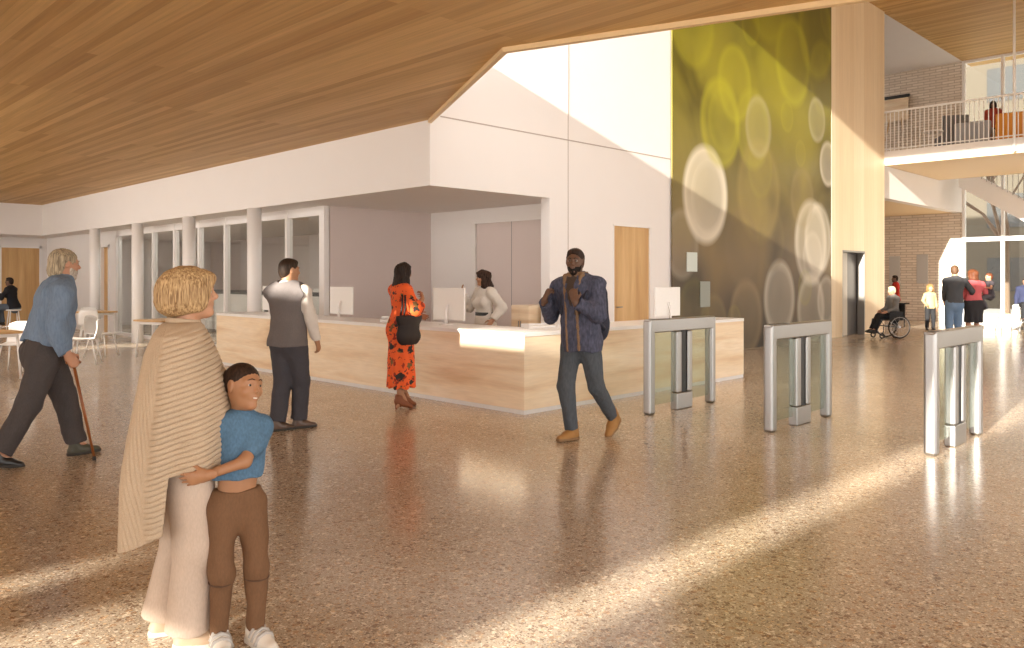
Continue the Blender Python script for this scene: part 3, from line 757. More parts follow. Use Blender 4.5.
class Field:
    def __init__(s, lo, hi, h):
        s.h = h; s.lo = np.asarray(lo, float) - 3*h
        n = np.ceil((np.asarray(hi, float) - np.asarray(lo, float)) / h).astype(int) + 7
        s.d = np.full(n, 9., np.float32)
        s.ax = [(s.lo[i] + h*np.arange(n[i])).astype(np.float32) for i in range(3)]
    def _win(s, lo, hi):
        sl = []
        for i in range(3):
            a = int(np.floor((lo[i]-s.lo[i])/s.h)); b = int(np.ceil((hi[i]-s.lo[i])/s.h)) + 1
            sl.append(slice(max(a, 0), max(min(b, s.d.shape[i]), 0)))
        X = s.ax[0][sl[0]][:, None, None]; Y = s.ax[1][sl[1]][None, :, None]; Z = s.ax[2][sl[2]][None, None, :]
        return tuple(sl), X, Y, Z
    def put(s, fn, lo, hi, k=0., op='add'):
        pad = k + 4*s.h
        sl, X, Y, Z = s._win(np.asarray(lo) - pad, np.asarray(hi) + pad)
        D = s.d[sl]
        if D.size == 0: return s
        v = fn(X, Y, Z).astype(np.float32)
        if op == 'sub':
            v = -v
            if k > 0: q = np.maximum(k - np.abs(D-v), 0)/k; D[...] = np.maximum(D, v) + q*q*k*.25
            else: D[...] = np.maximum(D, v)
        else:
            if k > 0: q = np.maximum(k - np.abs(D-v), 0)/k; D[...] = np.minimum(D, v) - q*q*k*.25
            else: D[...] = np.minimum(D, v)
        return s
    def cone(s, a, b, ra, rb, k=.02, e=None, flat=(0, 0), op='add'):
        """round or flat-ended cone from a to b; e = (axis, ratio) squeezes the section along axis"""
        a = np.asarray(a, float); b = np.asarray(b, float); ab = b-a; L = np.linalg.norm(ab) + 1e-9; n = ab/L
        em = max(1, e[1]) if e else 1
        m = max(ra, rb)*em
        lo = np.minimum(a, b) - m; hi = np.maximum(a, b) + m
        if e: ex = unit(np.asarray(e[0], float) - n*np.dot(e[0], n)); w = 1/e[1]**2 - 1
        def fn(X, Y, Z):
            x, y, z = X-a[0], Y-a[1], Z-a[2]
            t = (x*n[0] + y*n[1] + z*n[2])
            lo_t = -1e9 if flat[0] else 0; hi_t = 1e9 if flat[1] else L
            tc = np.clip(t, lo_t, hi_t); tr = np.clip(t, 0, L)
            qx, qy, qz = x - tc*n[0], y - tc*n[1], z - tc*n[2]
            d2 = qx*qx + qy*qy + qz*qz
            if e:
                c = qx*ex[0] + qy*ex[1] + qz*ex[2]; d2 = d2 + c*c*w
            v = np.sqrt(np.maximum(d2, 0)) - (ra + (rb-ra)*tr/L)
            if flat[0]: v = np.maximum(v, -t)
            if flat[1]: v = np.maximum(v, t-L)
            return v
        return s.put(fn, lo, hi, k, op)
    def ell(s, c, r, R=None, k=.02, op='add'):
        c = np.asarray(c, float); r = np.asarray(r, float); R = np.eye(3) if R is None else R
        m = np.abs(R) @ r; mn = r.min()
        def fn(X, Y, Z):
            x, y, z = X-c[0], Y-c[1], Z-c[2]
            u = (x*R[0,0] + y*R[1,0] + z*R[2,0])/r[0]; v = (x*R[0,1] + y*R[1,1] + z*R[2,1])/r[1]; q = (x*R[0,2] + y*R[1,2] + z*R[2,2])/r[2]
            k0 = np.sqrt(u*u + v*v + q*q); k1 = np.sqrt((u/r[0])**2 + (v/r[1])**2 + (q/r[2])**2) + 1e-9
            return k0*(k0-1)/k1
        return s.put(fn, c-m, c+m, k, op)
    def cut(s, p, n, k=0.):
        """remove everything on the n side of the plane through p"""
        p = np.asarray(p, float); n = unit(n)
        lo = s.lo; hi = s.lo + s.h*np.array(s.d.shape)
        return s.put(lambda X, Y, Z: -((X-p[0])*n[0] + (Y-p[1])*n[1] + (Z-p[2])*n[2]), lo, hi, k, 'sub')
    def wrinkle(s, amp, freq, seed=1, aniso=(1, 1, 1)):
        I = np.nonzero(np.abs(s.d) < max(4*s.h, 3*amp))
        x, y, z = (s.ax[i][I[i]]*aniso[i] for i in range(3))
        rs = np.random.RandomState(seed); v = np.zeros(len(x), np.float32)
        for o in range(3):
            for _ in range(4):
                w = rs.normal(size=3); w = w/np.linalg.norm(w)*freq*(1.7**o)
                v += np.sin(x*w[0] + y*w[1] + z*w[2] + rs.uniform(0, 6.3) + .8*np.sin(x*w[1]*.6 + z*w[0]*.7))/(1.5**o)
        s.d[I] += amp*v/3.2
        return s
    def disp(s, fn):
        I = np.nonzero(np.abs(s.d) < 5*s.h)
        s.d[I] += fn(s.ax[0][I[0]], s.ax[1][I[1]], s.ax[2][I[2]]).astype(np.float32)
        return s
    def mesh(s, name, m, parent=None, smooth=2):
        d = s.d; sg = d < 0
        c = np.zeros(np.array(d.shape)-1, np.uint8)
        offs = [(i, j, k) for i in (0,1) for j in (0,1) for k in (0,1)]
        nx, ny, nz = c.shape
        for o in offs: c += sg[o[0]:o[0]+nx, o[1]:o[1]+ny, o[2]:o[2]+nz]
        idx = np.argwhere((c > 0) & (c < 8))
        vals = np.stack([d[idx[:,0]+o[0], idx[:,1]+o[1], idx[:,2]+o[2]] for o in offs], 1)
        acc = np.zeros((len(idx), 3)); cnt = np.zeros(len(idx))
        for a in range(8):
            for b in range(a+1, 8):
                df = np.abs(np.array(offs[a]) - np.array(offs[b]))
                if df.sum() != 1: continue
                va, vb = vals[:, a], vals[:, b]; mk = (va < 0) != (vb < 0)
                t = va[mk]/(va[mk]-vb[mk])
                acc[mk] += np.array(offs[a]) + t[:, None]*(np.array(offs[b]) - np.array(offs[a])); cnt[mk] += 1
        P = s.lo + s.h*(idx + acc/cnt[:, None])
        ids = np.full(c.shape, -1, np.int64); ids[idx[:,0], idx[:,1], idx[:,2]] = np.arange(len(idx))
        Q = []
        for ax in range(3):
            o1, o2 = (ax+1) % 3, (ax+2) % 3
            A = [slice(None)]*3; B = [slice(None)]*3; A[ax] = slice(0, -1); B[ax] = slice(1, None)
            ch = sg[tuple(A)] != sg[tuple(B)]
            e = np.argwhere(ch); e = e[(e[:, o1] > 0) & (e[:, o2] > 0) & (e[:, o1] < c.shape[o1]) & (e[:, o2] < c.shape[o2])]
            ins = sg[e[:,0], e[:,1], e[:,2]]
            def cell(a1, a2):
                q = e.copy(); q[:, o1] -= a1; q[:, o2] -= a2; return ids[q[:,0], q[:,1], q[:,2]]
            f = np.stack([cell(1,1), cell(0,1), cell(0,0), cell(1,0)], 1)
            f[~ins] = f[~ins][:, ::-1]
            Q.append(f)
        Q = np.concatenate(Q); Q = Q[(Q >= 0).all(1)]
        for it in range(smooth):
            acc = np.zeros_like(P); cn = np.zeros(len(P))
            for i in range(4):
                a, b = Q[:, i], Q[:, (i+1) % 4]
                for j in range(3): acc[:, j] += np.bincount(a, P[b, j], len(P)) + np.bincount(b, P[a, j], len(P))
                cn += np.bincount(a, minlength=len(P)) + np.bincount(b, minlength=len(P))
            P = P + (.45 if it % 2 == 0 else -.42)*(acc/np.maximum(cn, 1)[:, None] - P)
        me = bpy.data.meshes.new(name)
        me.vertices.add(len(P)); me.vertices.foreach_set('co', P.astype(np.float32).ravel())
        me.loops.add(len(Q)*4); me.loops.foreach_set('vertex_index', Q.astype(np.int32).ravel())
        me.polygons.add(len(Q)); me.polygons.foreach_set('loop_start', np.arange(0, len(Q)*4, 4, dtype=np.int32))
        me.polygons.foreach_set('use_smooth', np.ones(len(Q), bool))
        me.update(calc_edges=True); me.validate()
        o = bpy.data.objects.new(name, me); COL.objects.link(o); me.materials.append(m)
        if parent is not None: o.parent = parent
        return o

# ------------------------------------------------------------------ skeleton
def ik(a, c, l1, l2, hint):
    a, c = np.asarray(a, float), np.asarray(c, float); v = c-a; D = np.linalg.norm(v)
    D2 = min(D, (l1+l2)*.995); n = v/D; c = a + n*D2
    x = (l1*l1 - l2*l2 + D2*D2)/(2*D2); hgt = math.sqrt(max(l1*l1 - x*x, 0))
    h = np.asarray(hint, float); h = unit(h - n*np.dot(h, n))
    return a + n*x + h*hgt, c

class Skel: pass
def skeleton(h, pelvis=None, lean=0, side=0, twist=0, head=(0,0,0), neck=None, feet=None, hands=None, female=False, wide=1.0, child=False, shr=0):
    S = Skel(); s = S.s = h/1.75; S.h = h; S.female = female; S.w = wide; S.child = child
    S.pel = np.array(pelvis if pelvis is not None else (0, 0, .93*s), float)
    S.R = rotz(twist) @ roty(lean) @ rotx(side)
    S.U = lambda *p: S.pel + S.R @ (np.array(p)*s)
    S.hs = s*1.0 if not child else s*1.30       # head scale
    sw = (.170 if female else .19)*wide
    S.neck = S.U(-.012, 0, .535)
    nb = roty(lean*.35 if neck is None else neck)
    S.sh = {'L': S.U(-.01, sw, .475+shr), 'R': S.U(-.01, -sw, .475+shr)}
    S.H = rotz(head[0]) @ roty(head[1]) @ rotx(head[2])
    S.hc = S.neck + nb @ (np.array((.035, 0, .0))*s) + S.H @ (np.array((.0, 0, .155))*S.hs)*.55 + np.array((0,0,.155*S.hs*.45))
    feet = feet or {}
    S.foot = {}; S.knee = {}; S.hip = {}; S.ank = {}; S.FR = {}
    for k, sg in (('L', 1), ('R', -1)):
        f = feet.get(k, (0, sg*.095, 0, sg*8, 0)); x, y, z, yaw, pitch = (list(f) + [0, 0])[:5]
        S.FR[k] = rotz(yaw) @ roty(pitch)
        S.foot[k] = np.array((x, y, z), float)
        S.ank[k] = S.foot[k] + S.FR[k] @ (np.array((0, 0, .085))*s)
        S.hip[k] = S.pel + (rotz(twist*.5) @ (np.array((0, sg*.088*(1.05 if female else 1), -.03))*s))
        hint = f[5] if len(f) > 5 else S.FR[k] @ np.array((1, .0, 0))
        S.knee[k], S.ank[k] = ik(S.hip[k], S.ank[k], .413*s, .406*s, hint)
    S.elb = {}; S.wri = {}; S.hand = {}
    hands = hands or {}
    for k, sg in (('L', 1), ('R', -1)):
        hd = dict(p=tuple(S.sh[k] + np.array((.05, sg*.07, -.52))*s), hint=(-1, sg*.35, 0), curl=.35)
        hd.update(hands.get(k, {}))
        S.elb[k], S.wri[k] = ik(S.sh[k], hd['p'], .285*s, .25*s, hd['hint'])
        d = unit(hd.get('d', S.wri[k] - S.elb[k])); n = np.asarray(hd.get('n', (0, -sg, 0)), float); n = unit(n - d*np.dot(n, d))
        t = np.cross(n, d)*sg
        S.hand[k] = (d, n, t, hd['curl'])
    pts = [S.hc] + [v for q in (S.sh, S.elb, S.wri, S.hip, S.knee, S.ank, S.foot) for v in q.values()]
    S.lo = np.min(pts, 0) - .24*max(s, .8); S.hi = np.max(pts, 0) + .24*max(s, .8); S.lo[2] = min(S.foot['L'][2], S.foot['R'][2]) - .03
    return S

def fwd(S): return S.R @ np.array((1., 0, 0))

def add_torso(F, S, off=0, z0=-.08, z1=.53, belly=0, k=.05):
    s, w = S.s, S.w; f = fwd(S); E = (f, .68)
    W = dict(hip=.172, waist=.128, chest=.150) if S.female else dict(hip=.160, waist=.142, chest=.168)
    if S.child: W = dict(hip=.142, waist=.134, chest=.138)
    def c(za, zb, ra, rb, x0=0., x1=0., e=.68):
        if zb < z0 or za > z1: return
        F.cone(S.U(x0, 0, za), S.U(x1, 0, zb), ra*s*w+off, rb*s*w+off, k, (f, e))
    c(-.05, .07, W['hip']*.97, W['hip']*.95, -.012, -.006, .74)
    c(.07, .20, W['hip']*.92, W['waist'], -.006, 0, .70)
    c(.20, .38, W['waist'], W['chest'], 0, .0, .70 if not belly else .74)
    if z1 > .4:
        c(.36, .42, W['chest'], W['chest']*.93, 0, -.008, .66)
        for q in 'LR': F.cone(S.U(-.012, 0, .44), S.sh[q] - S.R @ np.array((0, 0, .012))*s, .075*s+off, (.046 if S.child else .058)*s+off, k)
        for q in 'LR': F.cone(S.U(-.012, 0, .515), S.sh[q]*.75 + S.U(-.012, 0, .515)*.25, .050*s+off, .042*s+off, k)
    if belly: F.ell(S.U(.055, 0, .14), np.array((.11, .135, .14))*s*(1+belly) + off, S.R, .08)
    if S.female and not S.child:
        for sg in (1, -1): F.ell(S.U(.085, sg*.068, .305), np.array((.062, .066, .068))*s + off, S.R, .05)
    if z0 < 0:
        for sg in (1, -1): F.ell(S.U(-.055, sg*.07, -.035), np.array((.085, .085, .095))*s + off, S.R, .05)

def add_arm(F, S, q, off=0, f=1.0, u0=0.0, ru=(.052, .042), rf=(.041, .029), flat=1, k=.035):
    """arm down to fraction f of its length (0..1 upper arm, 1..2 forearm)"""
    s = S.s; a, b, c = S.sh[q], S.elb[q], S.wri[q]
    f2 = f if f <= 2 else 2
    if f2 <= 1:
        e = a + (b-a)*f2; F.cone(a, e, ru[0]*s+off, (ru[0]+(ru[1]-ru[0])*f2)*s+off, k, flat=(0, flat))
    else:
        F.cone(a, b, ru[0]*s+off, ru[1]*s+off, k)
        t = f2-1; e = b + (c-b)*t; F.cone(b, e, rf[0]*s+off, (rf[0]+(rf[1]-rf[0])*t)*s+off, k*.6, flat=(0, flat))

def add_leg(F, S, q, off=0, f=2.0, rt=(.092, .062), rc=(.060, .042), flat=1, k=.04, calf=True):
    s = S.s*(.5+.5*S.w); a, b, c = S.hip[q], S.knee[q], S.ank[q]
    if f <= 1: e = a + (b-a)*f; F.cone(a, e, rt[0]*s+off, (rt[0]+(rt[1]-rt[0])*f)*s+off, k, flat=(0, flat)); return
    F.cone(a, b, rt[0]*s+off, rt[1]*s+off, k)
    e = b + (c-b)*(f-1); F.cone(b, e, rc[0]*s+off, rc[1]*s+off, k*.6, flat=(0, flat))
    if calf: F.ell(b + (c-b)*.28 - S.FR[q][:, 0]*.012*s, np.array((.05, .048, .12))*s + off*.6, None, .04)

def add_hand(F, S, q):
    s = S.s*(1.08 if S.child else 1); d, n, t, curl = S.hand[q]; w = S.wri[q]
    P = lambda a, b, c: w + (d*a + t*b + n*c)*s
    F.cone(P(-.03, 0, 0), P(.03, .002, 0), .027*s, .034*s, .015, (n, .62))
    F.cone(P(.03, .002, 0), P(.078, .0, .002), .037*s, .040*s, .012, (n, .36))
    base = ((.083, .030), (.088, .010), (.085, -.011), (.076, -.030)); Ls = (.072, .080, .074, .058); rad = (.0088, .0092, .0088, .0078)
    for (bx, bt), L, r in zip(base, Ls, rad):
        p = P(bx-.012, bt, .002); ang = curl*35; dd = unit(d + t*(bt*1.6))
        for j, fr in enumerate((.46, .30, .24)):
            a = math.radians(ang); v = dd*math.cos(a) + n*math.sin(a)
            e = p + v*(L*fr*s + (.012*s if j == 0 else 0)); F.cone(p, e, r*s*(1-.1*j), r*s*(.92-.1*j), .004); p = e; ang += curl*(70 if j == 0 else 45)
    p = P(.018, .026, .006)
    v = unit(d*.75 + t*.72 + n*.28); e = p + v*.044*s; F.cone(p, e, .0135*s, .0105*s, .012)
    v = unit(d*(.95) + t*(.35-.5*curl) + n*(.2+.6*curl)); F.cone(e, e + v*.030*s, .0102*s, .0085*s, .004); F.cone(e+v*.03*s, e + v*.05*s + n*.006*s*curl, .0085*s, .007*s, .004)

def HP(S, *p): return S.hc + S.H @ (np.array(p)*S.hs)
def add_head(F, S, jaw=1.0, nose=1.0, face=True, smile=0):
    h = S.hs; H = S.H; P = lambda *p: HP(S, *p); k = .02*h
    F.ell(P(-.012, 0, .030), np.array((.096, .077, .088))*h, H, k)
    F.ell(P(.022, 0, -.022), np.array((.070, .064*jaw, .082))*h, H, .03*h)
    F.cone(P(.028, .0, -.070), P(.060, 0, -.088), .044*h*jaw, .026*h, .03*h)
    if not S.child:
        for sg in (1, -1): F.cone(P(-.01, sg*.03, -.055), P(.05, sg*.014, -.088), .026*h, .020*h, .025*h)
    # neck
    F.cone(P(-.022, 0, -.055), S.neck + S.R @ np.array((.004, 0, -.03))*S.s, (.046 if S.female or S.child else .054)*h*(.9 if S.child else 1), (.05 if S.female else .06)*S.s*(.85 if S.child else 1), .03)
    if not face: 
        F.cone(P(.08, 0, .005), P(.104, 0, -.02), .008*h, .013*h*nose, .012*h); return
    for sg in (1, -1):
        F.ell(P(.066, sg*.040, -.022), np.array((.020, .020, .020))*h, H, .025*h)        # cheek
        F.cone(P(.084, sg*.012, .026), P(.070, sg*.046, .026), .010*h, .010*h, .018*h)      # brow ridge
        F.ell(P(.092, sg*.031, .008), np.array((.014, .018, .011))*h, H, .014*h, 'sub')   # eye socket
        F.ell(P(-.006, sg*.076, .000), np.array((.020, .009, .033))*h, H @ rotz(sg*22), .008*h)   # ear
        F.ell(P(.0, sg*.088, .003), np.array((.010, .006, .019))*h, H @ rotz(sg*22), .005*h, 'sub')
        F.ell(P(.088, sg*.012, -.024), np.array((.011, .009, .008))*h*nose, H, .008*h)     # nostril wing
        if smile: F.cone(P(.0855, sg*.021, -.001), P(.081, sg*.042, .0005), .0050*h, .0046*h, .006*h)
        # eyelids
        F.cone(P(.0845, sg*.022, .014), P(.0805, sg*.041, .013), .0055*h, .0050*h, .006*h); F.cone(P(.0845, sg*.022, .000), P(.0805, sg*.041, .001), .0045*h, .0042*h, .006*h)
    F.cone(P(.082, 0, .022), P(.104*1.0, 0, -.016), .0075*h, .0105*h*nose, .012*h)
    F.ell(P(.103, 0, -.020), np.array((.012, .011, .010))*h*nose, H, .01*h)
    F.ell(P(.076, 0, -.050), np.array((.018, .027, .018))*h, H, .015*h)              # mouth mound
    F.ell(P(.078, 0, -.092), np.array((.014, .017, .013))*h, H, .02*h)               # chin

def face_parts(S, root, iris, browm, lipm, smile=0, eyes=True):
    h = S.hs; P = lambda *p: HP(S, *p)
    for sg in (1, -1):
        if eyes:
            c = Vector(P(.0765, sg*.0315, .0075)); r = .0125*h
            mb = MB(); fx = Vector(S.H[:, 0]); nseg, nr = 16, 10
            up = Vector(S.H[:, 2]); lf = Vector(S.H[:, 1])
            rings = []
            for i in range(1, nr):
                a = PI*i/nr
                rings.append([mb.bm.verts.new(c + (fx*math.cos(a) + (lf*math.cos(2*PI*j/nseg) + up*math.sin(2*PI*j/nseg))*math.sin(a))*r) for j in range(nseg)])
            tip = mb.bm.verts.new(c + fx*r); back = mb.bm.verts.new(c - fx*r)
            for j in range(nseg): mb.bm.faces.new((tip, rings[0][j], rings[0][(j+1) % nseg])); mb.bm.faces.new((back, rings[-1][(j+1) % nseg], rings[-1][j]))
            for a, b in zip(rings, rings[1:]):
                for j in range(nseg): mb.bm.faces.new((a[j], b[j], b[(j+1) % nseg], a[(j+1) % nseg]))
            o = mb.build('eye', plain('eye_white', (.46, .42, .39, 1), .3), root, smooth=True); o.data.materials.append(iris)
            for f in o.data.polygons:
                if (Vector(f.center) - c).normalized().dot(fx) > .86: f.material_index = 1
        MB().tube([P(.096, sg*.013, .028+.007*smile), P(.093, sg*.028, .034+.006*smile), P(.081, sg*.046, .029+.003*smile)], [.0035*h*(1-.35*smile), .0045*h*(1-.35*smile), .0016*h], 8).build('eyebrow', browm, root, smooth=True)
    w = .021 + .009*smile; u = .009*smile
    MB().tube([P(.079, w, -.050+u), P(.0905, .010, -.0485), P(.0925, 0, -.0495), P(.0905, -.010, -.0485), P(.079, -w, -.050+u)], [.0012*h, .0036*h, .0038*h, .0036*h, .0012*h], 8).build('lips', lipm, root, smooth=True)
    MB().tube([P(.079, w, -.052+u), P(.0885, .010, -.0575), P(.0905, 0, -.059), P(.0885, -.010, -.0575), P(.079, -w, -.052+u)], [.0012*h, .0042*h, .0046*h, .0042*h, .0012*h], 8).build('lips', lipm, root, smooth=True)
    if smile > .5:
        MB().tube([P(.081, w*.85, -.051+u*.7), P(.0925, .009, -.0535), P(.0945, 0, -.054), P(.0925, -.009, -.0535), P(.081, -w*.85, -.051+u*.7)], [.0014*h, .0036*h, .0042*h, .0036*h, .0014*h], 8).build('teeth', plain('teeth', (.8, .76, .7, 1), .3), root, smooth=True)

def body(S, root, skin, res=.008, belly=0, jaw=1.0, nose=1.0, face=True, slim=0.0, smile=0):
    F = Field(S.lo, S.hi, res)
    add_torso(F, S, -.004-slim, belly=belly)
    for q in 'LR':
        add_arm(F, S, q, -.002, 2, flat=0); add_leg(F, S, q, -.016-slim, 2, flat=0)
        F.cone(S.ank[q], S.foot[q] + S.FR[q] @ (np.array((.10, 0, .035))*S.s), .036*S.s, .026*S.s, .03)
        F.cone(S.ank[q], S.foot[q] + S.FR[q] @ (np.array((-.03, 0, .04))*S.s), .034*S.s, .028*S.s, .02)
        add_hand(F, S, q)
    add_head(F, S, jaw, nose, face, smile)
    return F.mesh('body', skin, root)

# ------------------------------------------------------------------ garments
def top(S, root, m, name='shirt', res=.008, off=.014, sleeve=1.95, hem=-.10, collar=.55, belly=0, wr=.004, seed=1, ru=(.058, .050), rf=(.048, .036), hemr=None, opening=None, sub=None):
    F = Field(S.lo, S.hi, res)
    add_torso(F, S, off, z0=-.2, belly=belly)
    if hem < -.07: F.cone(S.U(-.008, 0, hem), S.U(0, 0, .05), (hemr or .178)*S.s*S.w+off, .165*S.s*S.w+off, .05, (fwd(S), .74))
    F.cut(S.U(0, 0, hem), S.R @ np.array((0, 0, -1.)))
    if sleeve:
        for q in 'LR': add_arm(F, S, q, off*.6, sleeve, ru=ru, rf=rf)
    if collar:
        F.cone(S.U(-.012, 0, .49), S.U(-.008, 0, collar), .066*S.s+off*.4, .058*S.s+off*.3, .02, flat=(0, 1))
        F.cone(S.U(-.010, 0, .50), S.U(.0, 0, .62), .052*S.s, .052*S.s, 0.0, op='sub')
    if opening: opening(F)
    if wr: F.wrinkle(wr, 34/ S.s, seed, (1, 1, .6))
    return F.mesh(name, m, root)

def trousers(S, root, m, name='trousers', res=.008, off=.010, rt=(.096, .070), rc=(.068, .058), f=2.0, top_z=.10, wr=.004, seed=2, drop=0.0, hipoff=0):
    F = Field(S.lo, S.hi, res)
    add_torso(F, S, off+hipoff, z0=-.2, z1=.3)
    F.cut(S.U(0, 0, top_z), S.R @ np.array((0, 0, 1.)))
    for q in 'LR':
        add_leg(F, S, q, off, f, rt, rc, calf=False)
    if wr: F.wrinkle(wr, 38/S.s, seed, (1, 1, .55))
    return F.mesh(name, m, root)

def shoe(S, q, root, m, solem, res=.006, style='shoe', name='shoe', big=1.0):
    s = S.s*big; R = S.FR[q]; o = S.foot[q]; P = lambda *p: o + R @ (np.array(p)*s)
    pts = np.array([P(x, y, z) for x in (-.08, .21) for y in (-.06, .06) for z in (-.01, .2)])
    F = Field(pts.min(0), pts.max(0), res); up = R @ np.array((0, 0, 1.))
    hz = .07 if style == 'heel' else 0
    F.cone(P(-.032, 0, .036+hz), P(.06, 0, .036+hz*.5), .040*s, .044*s, .02); F.cone(P(.06, 0, .034+hz*.5), P(.145, 0, .022+hz*.05), .044*s, .034*s, .03, (up, .8))
    F.cone(P(.02, 0, .05+hz*.8), P(-.012, 0, .085+hz), .042*s, .042*s, .02)
    if style in ('boot', 'heel'): F.cone(P(-.012, 0, .07+hz), P(-.010, 0, .15+hz*.3), .044*s, .047*s, .02, flat=(0, 1))
    else: F.cone(P(-.010, 0, .07), P(-.012, 0, .10), .042*s, .042*s, .015, flat=(0, 1))
    if style != 'heel': F.cut(P(0, 0, .012), -up)
    else:
        F.cone(P(-.045, 0, .0), P(-.04, 0, .085), .012*s, .024*s, .015, flat=(1, 0)); F.cut(P(0, 0, 0), -up)
    sh = F.mesh(name, m, root)
    if style == 'heel': return sh
    G = Field(pts.min(0), pts.max(0), res)
    G.cone(P(-.032, 0, .012), P(.06, 0, .012), .044*s, .048*s, .01); G.cone(P(.06, 0, .012), P(.148, 0, .012), .048*s, .036*s, .02)
    G.cut(P(0, 0, 0), -up); G.cut(P(0, 0, .024 if style != 'sneaker' else .034), up)
    G.mesh('sole', solem, sh)
    return sh

def hair_field(S, res, pad=(.16, .14, .16), low=0):
    p = np.array(pad)*S.hs
    return Field(S.hc - p - np.array((0, 0, low)), S.hc + p, res)
def strands(F, S, amp, freq, tilt=0.0):
    """fine lock relief running down the hair"""
    H, c, h = S.H, S.hc, S.hs
    def fn(x, y, z):
        u = (x-c[0])*H[0,0] + (y-c[1])*H[1,0] + (z-c[2])*H[2,0]; v = (x-c[0])*H[0,1] + (y-c[1])*H[1,1] + (z-c[2])*H[2,1]; q = (x-c[0])*H[0,2] + (y-c[1])*H[1,2] + (z-c[2])*H[2,2]
        a = np.arctan2(v, u+.02*h) + tilt*q/h
        return amp*(np.sin(a*freq + .9*np.sin(q*14/h + a)) + .6*np.sin(a*freq*2.3 + 1.3*np.sin(q*17/h + a*2)))
    return F.disp(fn)
def carve_face(F, S, x=.045, z=.045, w=.062, low=-.12):
    """clears the face below the hairline"""
    h = S.hs
    F.ell(HP(S, .115, 0, z-.085), np.array((.072, w, .098))*h, S.H, .012*h, 'sub')
    return F

def hair_mat(name, c1, c2, sc=70):
    if name in _cache: return _cache[name]
    m, nt, b = new_mat(name)
    tc = N(nt, 'ShaderNodeTexCoord'); g = N(nt, 'ShaderNodeTexNoise'); g.inputs['Scale'].default_value = 1; g.inputs['Detail'].default_value = 4; g.inputs['Distortion'].default_value = .5
    nt.links.new(mapping(nt, tc.outputs['Object'], (sc, sc, sc*.08)), g.inputs['Vector'])
    nt.links.new(ramp(nt, g.outputs['Fac'], [(.32, c1), (.68, c2)]).outputs['Color'], b.inputs['Base Color'])
    b.inputs['Roughness'].default_value = .55; b.inputs['Specular IOR Level'].default_value = .2
    _cache[name] = m
    return m
def skin_mat(name, c):
    if name in _cache: return _cache[name]
    m = plain(name, c, .5, noise=.07, nscale=24)
    b = m.node_tree.nodes['Principled BSDF']; b.inputs['Subsurface Weight'].default_value = .08; b.inputs['Subsurface Radius'].default_value = (.012, .004, .002); b.inputs['Subsurface Scale'].default_value = 1
    return m
def weave(name, c, rough=.85, amt=.16, sc=160, aniso=(1, 1, .35), bump=.15):
    """woven cloth with fading along the thread"""
    if name in _cache: return _cache[name]
    m, nt, b = new_mat(name)
    tc = N(nt, 'ShaderNodeTexCoord'); g = N(nt, 'ShaderNodeTexNoise'); g.inputs['Scale'].default_value = 1; g.inputs['Detail'].default_value = 3
    nt.links.new(mapping(nt, tc.outputs['Object'], tuple(sc*a for a in aniso)), g.inputs['Vector'])
    g2 = N(nt, 'ShaderNodeTexNoise'); g2.inputs['Scale'].default_value = 5; nt.links.new(tc.outputs['Object'], g2.inputs['Vector'])
    lo = tuple(x*(1-amt) for x in c[:3]) + (1,); hi = tuple(min(1, x*(1+amt)) for x in c[:3]) + (1,)
    c1 = ramp(nt, g.outputs['Fac'], [(.3, lo), (.7, hi)]).outputs['Color']
    c2 = ramp(nt, g2.outputs['Fac'], [(.3, (.9, .9, .9, 1)), (.7, (1, 1, 1, 1))]).outputs['Color']
    nt.links.new(mixc(nt, 1.0, c1, c2, 'MULTIPLY'), b.inputs['Base Color'])
    bp = N(nt, 'ShaderNodeBump'); bp.inputs['Strength'].default_value = bump; bp.inputs['Distance'].default_value = .004
    nt.links.new(g.outputs['Fac'], bp.inputs['Height']); nt.links.new(bp.outputs['Normal'], b.inputs['Normal'])
    b.inputs['Roughness'].default_value = rough; b.inputs['Specular IOR Level'].default_value = .25
    _cache[name] = m
    return m
# ------------------------------------------------------------------ people
lipl = plain('lip_rose', (.42, .17, .13, 1), .45); lipd = plain('lip_brown', (.16, .07, .05, 1), .45)
irisb = plain('iris_brown', (.02, .012, .008, 1), .2)
rubsole = plain('pale_sole', (.62, .57, .50, 1), .7); darksole = plain('dark_sole', (.03, .025, .02, 1), .7)
def person(label, loc, heading, cat='person'):
    return thing('person', label, cat, loc, math.radians(heading))

